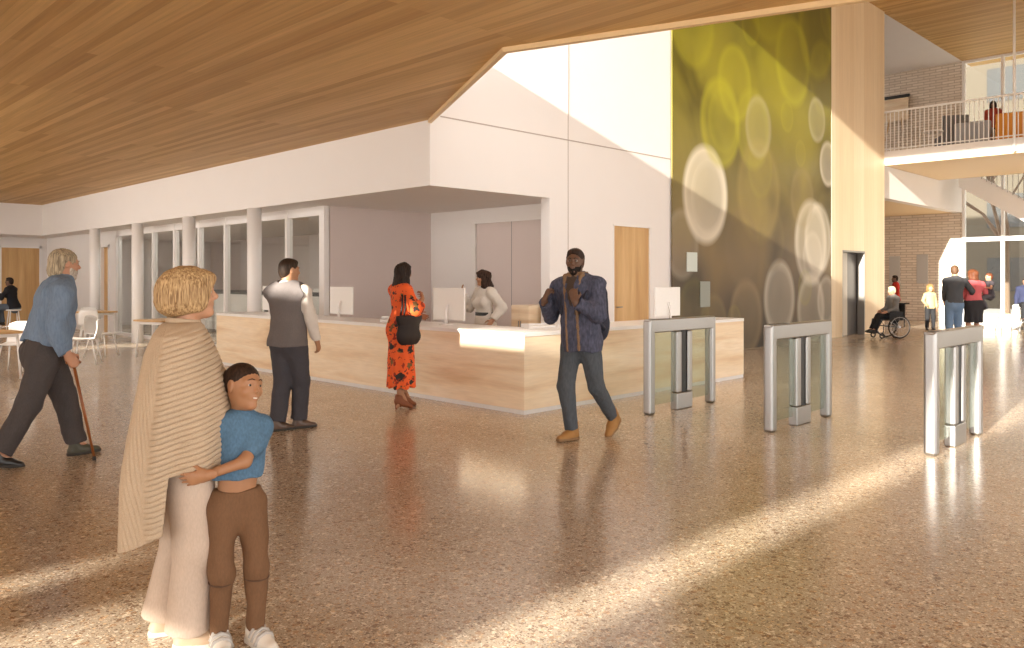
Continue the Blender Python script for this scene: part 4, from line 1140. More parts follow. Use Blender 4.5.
# ---- older woman in the knitted shawl
def older_woman():
    R = person('older woman with blond bob in beige ribbed shawl and cream trousers, hugged by a child', (1.475, 3.49, 0), -24)
    S = skeleton(1.625, female=True, wide=.88, shr=-.015, lean=1, head=(4, -3, 0), feet={'L': (-.085, .09, 0, 4, 0), 'R': (.02, -.09, 0, -6, 0)},
                 hands={'L': dict(p=(.13, .06, .98), hint=(-.8, .25, -.3), n=(0,-.3,-1), d=(.3,-.9,0)), 'R': dict(p=(.13, -.06, .96), hint=(-.8, -.25, -.2), n=(0, .6, -.3), d=(.2, .9, -.1))})
    body(S, R, skin_mat('skin_light', (.52, .28, .17, 1)), .006, jaw=1.08, nose=1.15)
    face_parts(S, R, plain('iris_grey', (.08, .09, .08, 1), .2), plain('brow_blond', (.32, .2, .1, 1), .8), lipl)
    F = Field(*(S.lo*[1,1,0] + [0,0,-.03], S.hi*[1,1,0] + [0,0,1.05]), .008)
    add_torso(F, S, .010, z0=-.2, z1=.3); F.cut(S.U(0, 0, .12), (0, 0, 1))
    for q, sg in (('L', 1), ('R', -1)):
        hp, kn, an = S.hip[q], S.knee[q], S.ank[q]
        F.cone(hp, kn + V3(.0, 0, -.02), .108, .090, .03); F.cone(kn, an + V3(-.012, 0, -.012), .088, .090, .04, flat=(0, 1), e=((0, 1, 0), .82))
        F.cone(hp + V3(.09, 0, -.1), an + V3(.085, 0, -.03), .014, .012, .03)      # pressed crease
    F.wrinkle(.006, 20, 5, (1, 1, .35))
    F.mesh('trousers', weave('cream_linen', (.56, .44, .35, 1), .85, .06), R)
    lo = plain('loafer_beige', (.42, .30, .20, 1), .6)
    for q in 'LR': shoe(S, q, R, lo, rubsole, style='shoe', name='loafer')
    # bobbed hair
    F = hair_field(S, .005, (.15, .14, .16)); h = S.hs
    F.ell(HP(S, -.026, 0, .036), np.array((.130, .104, .100))*h, S.H, .02)
    F.ell(HP(S, -.060, 0, -.028), np.array((.104, .106, .082))*h, S.H, .04)
    for sg in (1, -1): F.ell(HP(S, .012, sg*.070, -.018), np.array((.058, .030, .072))*h, S.H, .03)
    F.ell(HP(S, .072, 0, .072), np.array((.040, .066, .030))*h, S.H, .025)          # fringe
    F.ell(HP(S, .118, 0, -.045), np.array((.066, .070, .098))*h, S.H, .01, 'sub')
    F.ell(HP(S, .03, 0, -.125), np.array((.10, .09, .045))*h, S.H, .02, 'sub')
    strands(F, S, .0016, 34, 1.2); F.wrinkle(.0028, 80, 4, (1, 1, .14))
    F.mesh('hair', hair_mat('hair_blond', rgb(116,86,56), rgb(202,172,128), 150), R, 1)
    # shawl: a hanging knitted sheet with raised ribs
    nT, nZ = 360, 300
    prof = [(0, 1.378, .072, .072, -.012), (.05, 1.365, .085, .120, -.014), (.13, 1.325, .108, .198, -.016), (.24, 1.245, .142, .236, -.014), (.42, 1.12, .178, .255, -.004),
            (.62, .98, .205, .262, -.004), (.8, .86, .220, .262, -.010), (1, .72, .232, .262, -.018)]
    tt = [p[0] for p in prof]
    ip = lambda t, j: np.interp(t, tt, [p[j] for p in prof])
    ha = [-180, -165, -150, -135, -120, -107, -102, -75, -50, -34, -22, -8, 10, 30, 60, 100, 140, 180]
    hz = [.47, .44, .45, .47, .50, .53, .765, .785, .765, .74, .60, .59, .66, .72, .72, .70, .56, .50]
    P = []
    for j in range(nT+1):
        th = -PI + 2*PI*j/nT; deg = math.degrees(th); zh = float(np.interp(deg, ha, hz)); row = []
        for i in range(nZ+1):
            zt = max(zh, 1.378 - (1.378-.44)*i/nZ); t = min(1, (1.378-zt)/.62)
            tq = float(np.interp(-zt, [-p[1] for p in prof], tt))
            rx, ry, cx = ip(tq, 2), ip(tq, 3), ip(tq, 4)
            if zt < .72: k = (.72-zt); rx += .03*k; ry -= .05*k
            lower = max(0, (t-.25)/.75)
            wave = .020*lower**1.6*math.sin(5*th + 1.2) + .010*lower*math.sin(9*th + .4)
            edge = deg + 124; fold = .012*math.exp(-((edge-10)/8.0)**2)*min(1, max(0, (t-.10)/.2))
            ang = th
            x = cx + (rx+wave+fold)*math.cos(ang); y = (ry+wave+fold)*math.sin(ang)
            back = edge < 0 or deg > 120
            ph = (zt*.97 - x*.30)/.0215 if not back else (ang*.19 + .25*zt)/.017
            amp = .0034*min(1, t/.06)*min(1, abs(edge)/5)*min(1, abs(deg-120)/6)
            rb = amp*(abs(math.sin(ph*PI)) - .5)*2
            nx, ny = math.cos(ang), math.sin(ang)
            row.append((x+nx*rb, y+ny*rb, zt))
        P.append(row)
    mb = MB(); vs_ = [[mb.bm.verts.new(p) for p in row] for row in P[:-1]]
    for j in range(nT):
        a, b = vs_[j], vs_[(j+1) % nT]
        for i in range(nZ):
            da, db = (a[i].co - a[i+1].co).length < 1e-5, (b[i].co - b[i+1].co).length < 1e-5
            if da and db: continue
            mb.bm.faces.new((a[i], a[i+1], b[i+1], b[i]))
    bmesh.ops.remove_doubles(mb.bm, verts=list(mb.bm.verts), dist=1e-5)
    bmesh.ops.delete(mb.bm, geom=[v for v in mb.bm.verts if not v.link_faces], context='VERTS')
    mb.build('shawl', weave('oat_knit', (.50, .385, .27, 1), .95, .12, 300, (1, 1, 1), .3), R, smooth=True, solid=.012)
    F = Field((-.13, -.13, 1.30), (.13, .13, 1.43), .006)
    F.cone((-.012, 0, 1.335), (-.004, 0, 1.40), .085, .068, 0, flat=(1, 1)); F.cone((-.01, 0, 1.30), (0, 0, 1.5), .058, .055, 0, op='sub')
    F.mesh('shawl_collar', weave('oat_knit', None), R)
    return R
older_woman()

# ---- child hugging the older woman
def girl():
    R = person('smiling child in blue denim puff-sleeve top and brown leggings hugging the older woman', (1.612, 3.288, 0), -108)
    S = skeleton(1.16, female=True, child=True, wide=.80, head=(33, -4, -9), side=-3, feet={'L': (.03, .075, 0, 22, 0), 'R': (-.0, -.07, 0, 0, 0)},
                 hands={'L': dict(p=(.161, -.137, .775), hint=(.5, 1, -.9), n=(-.9, .45, .1), d=(-.40, -.89, -.22), curl=.22), 'R': dict(p=(-.05, -.31, .76), hint=(-.5, -.5, -1), n=(1, 0, 0), d=(.35, -1, 0), curl=.3)})
    body(S, R, skin_mat('skin_tan', (.36, .175, .085, 1)), .005, jaw=.94, nose=.8, smile=1)
    face_parts(S, R, irisb, plain('brow_soft', (.07, .035, .02, 1), .8), plain('lip_warm', (.34, .11, .08, 1), .4), smile=1)
    F = hair_field(S, .0045); h = S.hs
    F.ell(HP(S, -.017, 0, .033), np.array((.100, .081, .091))*h, S.H, .02)
    F.cone(HP(S, .125, 0, -.040), HP(S, .036, 0, -.052), .110*h, .087*h, .01, (S.H[:, 1], 1.2), op='sub'); F.ell(HP(S, .0, 0, -.12), np.array((.12, .11, .082))*h, S.H, .02, 'sub')
    for sg in (1, -1): F.ell(HP(S, .0, sg*.085, -.012), np.array((.030, .03, .040))*h, S.H, .01, 'sub')
    F.ell(HP(S, -.115, 0, .055), np.array((.034, .036, .034))*h, S.H, .02)          # little knot
    strands(F, S, .0005, 30)
    F.mesh('hair', hair_mat('hair_black', rgb(26,18,14), rgb(62,44,34), 110), R, 1)
    den = weave('denim_blue', (.085, .165, .26, 1), .8, .16, 120, (1, 1, .6))
    F = Field(S.lo, S.hi, .005)
    add_torso(F, S, .016, z0=.0); F.cone(S.U(0, 0, .13), S.U(0, 0, .3), .150*S.s, .15*S.s, .03, (fwd(S), .76)); F.cut(S.U(0, 0, .155), (0, 0, -1))
    for q in 'LR':
        a, b = S.sh[q], S.elb[q]
        F.cone(a, a + (b-a)*.42, .056*S.s, .078*S.s, .03); F.cone(a + (b-a)*.45, a + (b-a)*.84, .080*S.s, .050*S.s, .02, flat=(0, 1))
    F.cone(S.U(-.012, 0, .49), S.U(-.008, 0, .55), .060*S.s, .050*S.s, .02, flat=(0, 1)); F.cone(S.U(-.01, 0, .5), S.U(0, 0, .65), .045*S.s, .045*S.s, 0, op='sub')
    F.wrinkle(.005, 40, 7, (1, 1, .6))
    F.mesh('denim_top', den, R)
    leg = weave('brown_jersey', (.165, .085, .042, 1), .8, .08)
    F = Field(S.lo, S.hi, .005)
    add_torso(F, S, .006, z0=-.2, z1=.3); F.cut(S.U(0, 0, .075), (0, 0, 1))
    for q in 'LR':
        F.cone(S.hip[q], S.knee[q], .100*S.s, .074*S.s, .04); F.cone(S.knee[q], S.ank[q] + V3(0, 0, .0), .071*S.s, .056*S.s, .03, flat=(0, 1)); F.ell(S.knee[q]*.7 + S.ank[q]*.3 + S.FR[q][:,0]*-.012, np.array((.055, .052, .09))*S.s, None, .03)
    F.wrinkle(.003, 60, 9, (1, 1, .5))
    tr = F.mesh('leggings', leg, R)
    for q in 'LR':
        kc = S.knee[q]*.86 + S.ank[q]*.14; n = unit(S.ank[q]-S.knee[q]); r_ = .0745*S.s
        u = unit(np.cross(n, (0, 1, 0))); v = np.cross(n, u)
        MB().tube([kc + (u*math.cos(a)+v*math.sin(a))*r_ for a in np.linspace(0, 2*PI, 25)], .0032, 6, caps=False).build('knee_seam', plain('seam_brown', (.09, .045, .025, 1), .9), tr, smooth=True)
    wh = plain('trainer_white', (.66, .60, .52, 1), .55); gr = plain('trainer_grey', (.42, .39, .36, 1), .6)
    for q in 'LR':
        sh = shoe(S, q, R, wh, rubsole, .004, 'sneaker', 'trainer', 1.24)
        s = S.s*1.24; P = lambda *p: S.foot[q] + S.FR[q] @ (np.array(p)*s)
        for x, z, w in ((.025, .088, .034), (.055, .076, .038), (.085, .063, .040)):
            MB().tube([P(x-.008, w+.014, z-.040), P(x, w*.90, z+.002), P(x+.004, 0, z+.018), P(x, -w*.90, z+.002), P(x-.008, -w-.014, z-.040)], .010*s, 8).build('strap', gr, sh, smooth=True)
    return R
girl()
# ---- shared palettes
sk_fair = skin_mat('skin_fair', (.50, .255, .155, 1)); sk_dark = skin_mat('skin_dark', (.125, .062, .036, 1)); sk_olive = skin_mat('skin_olive', (.38, .19, .10, 1))
hb_dark = hair_mat('hair_dark', rgb(18,13,11), rgb(52,38,30), 110); browd = plain('brow_black', (.02, .013, .01, 1), .8)
hb_grey = hair_mat('hair_grey', rgb(112,100,84), rgb(196,180,152), 100); hb_auburn = hair_mat('hair_auburn', rgb(66,34,20), rgb(116,68,42), 90)
brownshoe = plain('brown_leather', (.10, .06, .04, 1), .4); blackshoe = plain('black_leather', (.015, .013, .012, 1), .35)
def short_hair(S, root, m, res=.006, fade=0, top_=.092, name='hair', back=0):
    F = hair_field(S, res, (.15, .12, .16)); h = S.hs
    F.ell(HP(S, -.016, 0, .036), np.array((.100, .082, top_))*h, S.H, .02); F.ell(HP(S, .03, 0, .085), np.array((.055, .062, .034))*h, S.H, .02)
    F.ell(HP(S, -.055, 0, -.02-back), np.array((.054, .066, .070))*h, S.H, .03)
    F.ell(HP(S, .132, 0, -.007), np.array((.084, .12, .104))*h, S.H, .012, 'sub'); F.ell(HP(S, .035, 0, -.12-back), np.array((.12, .11, .085))*h, S.H, .02, 'sub')
    for sg in (1, -1): F.ell(HP(S, .004, sg*.09, -.012), np.array((.028, .03, .042))*h, S.H, .01, 'sub')
    strands(F, S, .0016, 30); return F.mesh(name, m, root, 1)
def long_hair(S, root, m, res=.007, length=.17, wave=.010, width=.088, name='hair'):
    h = S.hs; F = hair_field(S, res, (.17, .15, .17), length*h)
    F.ell(HP(S, -.018, 0, .036), np.array((.108, .090, .094))*h, S.H, .02)
    F.cone(HP(S, -.045, 0, .0), HP(S, -.055, 0, -length), .088*h, width*h, .03, (S.H[:, 0], .70))
    for sg in (1, -1): F.cone(HP(S, .015, sg*.070, .01), HP(S, -.01, sg*.085, -length*.9), .036*h, .034*h, .03)
    F.ell(HP(S, .05, 0, .078), np.array((.05, .066, .030))*h, S.H, .02)
    F.ell(HP(S, .118, 0, -.05), np.array((.078, .062, .108))*h, S.H, .012, 'sub')
    strands(F, S, .003, 20, 1.0); F.wrinkle(wave, 34, 3, (1, 1, .8))
    return F.mesh(name, m, root, 1)
def beard(S, root, m, res=.005, full=1.0):
    h = S.hs; F = hair_field(S, res, (.12, .10, .15))
    F.ell(HP(S, .022, 0, -.024), np.array((.0745, .068, .086))*h, S.H, .02); F.cone(HP(S, .028, 0, -.075), HP(S, .064, 0, -.094*full), .047*h, .030*h, .03*h)
    F.ell(HP(S, .074, 0, -.055), np.array((.0225, .032, .021))*h, S.H, .02)
    F.ell(HP(S, .08, 0, .030), np.array((.11, .12, .072))*h, S.H, .01, 'sub'); F.ell(HP(S, -.045, 0, -.02), np.array((.058, .12, .14))*h, S.H, .02, 'sub')
    F.ell(HP(S, .098, 0, -.052), np.array((.024, .024, .012))*h, S.H, .005, 'sub')
    F.wrinkle(.0015, 160, 3); return F.mesh('beard', m, root, 1)
def belt(S, root, m, z=.09, r=.155, w=.018, e=.74):
    F = Field(S.U(-.2, -.25, z-.1) if False else S.pel + np.array((-.25, -.28, -.1)), S.pel + np.array((.3, .28, .3)), .006)
    F.cone(S.U(0, 0, z-w), S.U(0, 0, z+w), r*S.s*S.w, r*S.s*S.w, 0, (fwd(S), e), flat=(1, 1))
    return F.mesh('belt', m, root)
def skirt(S, root, m, z1, r1, name='skirt', z0=.10, off=.012, folds=9, amp=.012, res=.008, r0=.172, x1=0.0):
    F = Field((S.lo[0], S.lo[1], z1-.03), (S.hi[0], S.hi[1], S.pel[2]+.25), res)
    add_torso(F, S, off, z0=-.2, z1=.25); F.cut(S.U(0, 0, z0), (0, 0, 1))
    c = np.array((S.pel[0]+x1, S.pel[1], z1)); F.cone(S.U(-.01, 0, -.02), c, r0*S.s*S.w+off, r1, .06, ((1, 0, 0), .78), flat=(0, 1))
    zt = S.pel[2]
    F.disp(lambda x, y, z: amp*np.clip((zt-z)/(zt-z1), 0, 1)*np.sin(folds*np.arctan2(y-c[1], x-c[0]) + 3*z))
    F.wrinkle(.003, 30, 4, (1, 1, .4)); return F.mesh(name, m, root)

# ---- old man with the cane
def old_man():
    R = person('grey haired bearded man in blue denim shirt striding with a wooden cane', (2.06, 7.77, 0), -6)
    S = skeleton(1.90, wide=1.06, pelvis=(.0, 0, .975), lean=13, head=(8, 4, 0), neck=22, feet={'L': (.27, .10, 0, 6, -2), 'R': (-.36, -.10, .02, -4, 10)},
                 hands={'R': dict(p=(.135, -.25, .925), hint=(-1, -.35, 0), d=(.55, .05, -.8), n=(-.2, 1, .2), curl=.95), 'L': dict(p=(.18, .25, .90), hint=(-1, .4, 0))})
    body(S, R, sk_fair, .0065, nose=1.2)
    face_parts(S, R, irisb, plain('brow_grey', (.35, .32, .28, 1), .8), lipl)
    den = weave('washed_denim', (.17, .235, .33, 1), .8, .12, 60, (1, 1, .3))
    F = Field(S.lo, S.hi, .0065)
    add_torso(F, S, .024, z0=-.2, belly=.05); F.cone(S.U(-.02, 0, .02), S.U(-.02, 0, .22), .175*S.s, .16*S.s, .06, (fwd(S), .8)); F.cut(S.U(0, 0, .03), S.R @ np.array((0, 0, -1.)))
    for q in 'LR': add_arm(F, S, q, .016, 1.93, ru=(.060, .056), rf=(.058, .042))
    F.cone(S.wri['R']*.86 + S.elb['R']*.14, S.wri['R']*.97 + S.elb['R']*.03, .042*S.s, .040*S.s, .006, flat=(1, 1))
    F.cone(S.U(-.012, 0, .49), S.U(-.002, 0, .565), .075*S.s, .066*S.s, .02, flat=(0, 1)); F.cone(S.U(-.01, 0, .5), S.U(.01, 0, .65), .056*S.s, .056*S.s, 0, op='sub')
    F.wrinkle(.016, 17, 11, (1, 1, .8)); F.wrinkle(.005, 50, 13, (1, 1, .6)); F.mesh('shirt', den, R)
    belt(S, R, plain('belt_brown', (.05, .03, .02, 1), .5), .035, .176, .02, .76)
    trousers(S, R, weave('charcoal_twill', (.072, .062, .060, 1), .85, .1), res=.0065, rt=(.108, .080), rc=(.080, .066), f=1.96, top_z=.04, wr=.008, off=.012)
    for q in 'LR': shoe(S, q, R, blackshoe if q == 'R' else plain('sunlit_black_leather', (.06, .055, .035, 1), .5), darksole, big=1.02)  # front shoe coloured paler olive: sunlight put into its black leather
    F = hair_field(S, .006, (.16, .13, .16), .04); h = S.hs
    F.ell(HP(S, -.020, 0, .036), np.array((.106, .088, .092))*h, S.H, .02); F.ell(HP(S, -.068, 0, -.045), np.array((.060, .078, .085))*h, S.H, .03)
    F.ell(HP(S, .128, 0, -.024), np.array((.080, .12, .100))*h, S.H, .012, 'sub'); F.ell(HP(S, .035, 0, -.12), np.array((.075, .11, .075))*h, S.H, .02, 'sub')
    for sg in (1, -1): F.ell(HP(S, .004, sg*.088, -.008), np.array((.024, .02, .036))*h, S.H, .01, 'sub')
    strands(F, S, .003, 22, 2.0); F.mesh('hair', hb_grey, R, 1)
    beard(S, R, hair_mat('beard_white', rgb(150,138,124), rgb(216,206,192), 120), full=1.06)
    # the cane in his right hand (a thing of its own)
    d, n, t, c = S.hand['R']; g = S.wri['R'] + d*.075*S.s + n*.022*S.s
    a = math.radians(-6); cs, sn = math.cos(a), math.sin(a)
    W = lambda p: (2.06 + p[0]*cs - p[1]*sn, 7.77 + p[0]*sn + p[1]*cs, p[2])
    tip = np.array((.34, -.24, .0)); g0 = g
    k = thing('walking_cane', 'brown wooden walking cane gripped by the old man in the blue shirt', 'cane', W(tip))
    L = lambda p: tuple(np.array(W(p)) - np.array(W(tip)))
    wd = wood_veneer('cane_wood', [(.3, rgb(120,66,28)), (.7, rgb(168,102,50))], (20, 20, 3), .4)
    MB().tube([L(tip + V3(0,0,.03)), L(g0)], [.011, .013], 12).build('shaft', wd, k, smooth=True)
    MB().tube([L(g0 + V3(-.055, 0, -.004)), L(g0 + V3(-.02, 0, .012)), L(g0 + V3(.03, 0, .010)), L(g0 + V3(.06, 0, -.008))], [.012, .015, .015, .011], 12).build('handle', wd, k, smooth=True)
    MB().tube([L(tip), L(tip + V3(0,0,.035))], [.016, .014], 12).build('ferrule', plain('ferrule', (.02,.02,.02,1), .7), k, smooth=True)
old_man()

# ---- man in the grey vest
def vest_man():
    R = person('dark haired man in grey vest over white shirt, seen from behind at the desk', (4.29, 7.59, 0), 28)
    S = skeleton(1.79, wide=1.0, lean=-1, head=(-34, 2, 0), feet={'L': (-.10, .07, 0, -34, 0), 'R': (.10, -.06, 0, -44, 0)}, shr=.0,
                 hands={'R': dict(p=(.14, -.255, .915), hint=(-1, -.5, 0), curl=.6), 'L': dict(p=(.26, .10, .98), hint=(-.6, 1, 0))})
    body(S, R, sk_olive, .0075)
    face_parts(S, R, irisb, browd, lipl)
    top(S, R, weave('white_poplin', (.66, .60, .54, 1), .8, .05), 'shirt', .0075, .012, 1.94, .02, .56, wr=.006, seed=21, ru=(.060, .054), rf=(.054, .042))
    F = Field(S.lo, S.hi, .0075); add_torso(F, S, .034, z0=-.2); F.cone(S.U(-.01, 0, -.07), S.U(0, 0, .1), .194*S.s, .172*S.s, .05, (fwd(S), .80)); F.cut(S.U(0, 0, -.075), (0, 0, -1))
    for sg in (1, -1): F.cone(S.U(-.01, sg*.245, .62), S.U(-.01, sg*.222, .30), .084*S.s, .052*S.s, .015, op='sub')
    F.cone(S.U(-.012, 0, .495), S.U(-.01, 0, .8), .086*S.s, .10*S.s, .01, flat=(1, 0), op='sub'); F.cone(S.U(.13, 0, .56), S.U(.15, 0, .30), .075*S.s, .012, .01, op='sub')
    F.wrinkle(.004, 26, 22, (1, 1, .6)); F.mesh('vest', weave('grey_wool', (.155, .135, .13, 1), .9, .08), R)
    trousers(S, R, weave('slate_wool', (.062, .058, .066, 1), .85, .08), res=.0075, rt=(.106, .082), rc=(.082, .072), f=1.99, top_z=.06, wr=.006, seed=23)
    for q in 'LR': shoe(S, q, R, brownshoe, darksole, big=1.05)
    short_hair(S, R, hair_mat('hair_brownblack', rgb(30,22,17), rgb(70,54,42), 110), .006)
vest_man()

# ---- woman in the floral dress
def floral():
    m, nt, b = new_mat('floral_cloth'); tc = N(nt, 'ShaderNodeTexCoord'); wob = N(nt, 'ShaderNodeTexNoise'); wob.inputs['Scale'].default_value = 14
    nt.links.new(tc.outputs['Object'], wob.inputs['Vector'])
    ad = N(nt, 'ShaderNodeVectorMath', operation='MULTIPLY_ADD'); ad.inputs[1].default_value = (.12,)*3; nt.links.new(wob.outputs['Color'], ad.inputs[0]); nt.links.new(tc.outputs['Object'], ad.inputs[2])
    col = rgb(226,92,34)
    for sc, th, c in ((8.0, .36, rgb(40,32,28)), (10.5, .28, rgb(112,84,44)), (15, .28, rgb(140,34,12)), (19, .2, rgb(50,40,32))):
        v = N(nt, 'ShaderNodeTexVoronoi'); v.inputs['Scale'].default_value = sc; nt.links.new(ad.outputs[0], v.inputs['Vector'])
        sep = N(nt, 'ShaderNodeSeparateColor'); nt.links.new(v.outputs['Color'], sep.inputs[0])
        s_ = N(nt, 'ShaderNodeMath', operation='MULTIPLY'); s_.inputs[1].default_value = th*1.5; nt.links.new(sep.outputs['Red'], s_.inputs[0])
        lt = N(nt, 'ShaderNodeMath', operation='LESS_THAN'); nt.links.new(v.outputs['Distance'], lt.inputs[0]); nt.links.new(s_.outputs[0], lt.inputs[1])
        col = mixc(nt, lt.outputs[0], col, c)
    nt.links.new(col, b.inputs['Base Color']); b.inputs['Roughness'].default_value = .8
    return m
def dress_woman():
    X0, Y0, hd = 5.98, 7.88, -14
    R = person('black haired woman in long orange floral dress standing at the desk', (X0, Y0, 0), hd)
    S = skeleton(1.70, female=True, wide=1.02, pelvis=(0, 0, .975), head=(16, 2, 0), feet={'L': (.06, .075, 0, 4, 0), 'R': (-.06, -.08, 0, -4, 0)},
                 hands={'R': dict(p=(.20, -.17, 1.335), hint=(-.3, -.7, -1), d=(.3, .75, .5), n=(-.8, .5, .1), curl=.8), 'L': dict(p=(.27, .12, 1.12), hint=(-.6, 1, -.5))})
    for q in 'LR': S.ank[q] = S.ank[q] + V3(0, 0, .06)
    body(S, R, sk_olive, .0075)
    face_parts(S, R, irisb, browd, lipl)
    fl = floral()
    F = Field((S.lo[0], S.lo[1], .20), S.hi, .0075)
    add_torso(F, S, .020, z0=-.2); c = V3(-.005, 0, .262); F.cone(S.U(-.01, 0, -.02), c, .178*S.s+.012, .205, .07, ((1, 0, 0), .80), flat=(0, 1))
    zt = S.pel[2]; F.disp(lambda x, y, z: .012*np.clip((zt-z)/.7, 0, 1)*np.sin(9*np.arctan2(y, x) + 4*z))
    for q in 'LR': add_arm(F, S, q, .016, 1.45, ru=(.062, .064), rf=(.066, .060))
    F.cone(S.U(-.012, 0, .49), S.U(-.008, 0, .53), .066*S.s, .058*S.s, .02, flat=(0, 1)); F.cone(S.U(-.01, 0, .5), S.U(0, 0, .65), .05*S.s, .05*S.s, 0, op='sub')
    F.wrinkle(.007, 26, 31, (1, 1, .5)); F.mesh('dress', fl, R)
    bt = plain('rust_suede', (.20, .062, .022, 1), .6)
    for q in 'LR': shoe(S, q, R, bt, darksole, .0065, 'heel', 'ankle_boot', 1.0)
    long_hair(S, R, hb_dark, .007, .18, .007, .112)
    a = math.radians(hd); cs, sn = math.cos(a), math.sin(a); W = lambda x, y, z: (X0 + x*cs - y*sn, Y0 + x*sn + y*cs, z)
    t = thing('tote_bag', 'dark brown tote bag hanging from the arm of the woman in orange', 'bag', W(-.03, -.285, .83), a+.30)
    lb = plain('dark_leather', (.020, .013, .012, 1), .6, spec=.25)
    F = Field((-.22, -.09, -.02), (.22, .09, .36), .007)
    F.cone((-.10, 0, .06), (.10, 0, .06), .065, .065, .03, ((0, 1, 0), .8)); F.cone((-.14, 0, .28), (.14, 0, .28), .045, .045, .12, ((0, 1, 0), .7)); F.cone((0, 0, .08), (0, 0, .29), .15, .16, .08, ((0, 1, 0), .36))
    F.cut((0, 0, .31), (0, 0, 1)); F.wrinkle(.005, 24, 8); F.mesh('bag_body', lb, t)
    for s in (1, -1): MB().tube([(-.11, s*.03, .28), (-.075, s*.03, .42), (-.03, s*.025+.06, .545), (.03, s*.025+.06, .545), (.08, s*.03, .42), (.11, s*.03, .28)], .011, 8).build('strap', lb, t, smooth=True)
dress_woman()

# ---- receptionist
def receptionist():
    R = person('receptionist with dark wavy hair in white belted blouse gesturing behind the desk', (8.22, 8.80, 0), 172)
    S = skeleton(1.71, female=True, wide=.98, head=(-18, 2, 0), hands={'R': dict(p=(.22, -.24, 1.33), hint=(-.1, -.4, -1), d=(.25, -.1, 1), n=(-.6, .7, .2), curl=.3), 'L': dict(p=(.05, .27, .96), hint=(-1, .5, 0))})
    body(S, R, sk_olive, .0085)
    face_parts(S, R, irisb, browd, lipl)
    bl = weave('white_crepe', (.62, .57, .51, 1), .8, .05)
    top(S, R, bl, 'blouse', .0085, .016, 1.9, .07, .57, wr=.007, seed=41, ru=(.062, .066), rf=(.070, .046))
    belt(S, R, plain('belt_black', (.012, .011, .011, 1), .4), .145, .172, .026, .78)
    skirt(S, R, weave('ivory_skirt', (.60, .53, .46, 1), .85, .05), .50, .20, res=.010)
    for q in 'LR': shoe(S, q, R, blackshoe, darksole, .008)
    long_hair(S, R, hair_mat('hair_chestnut', rgb(26,16,12), rgb(66,42,30), 90), .0065, .13, .013, .124)
receptionist()

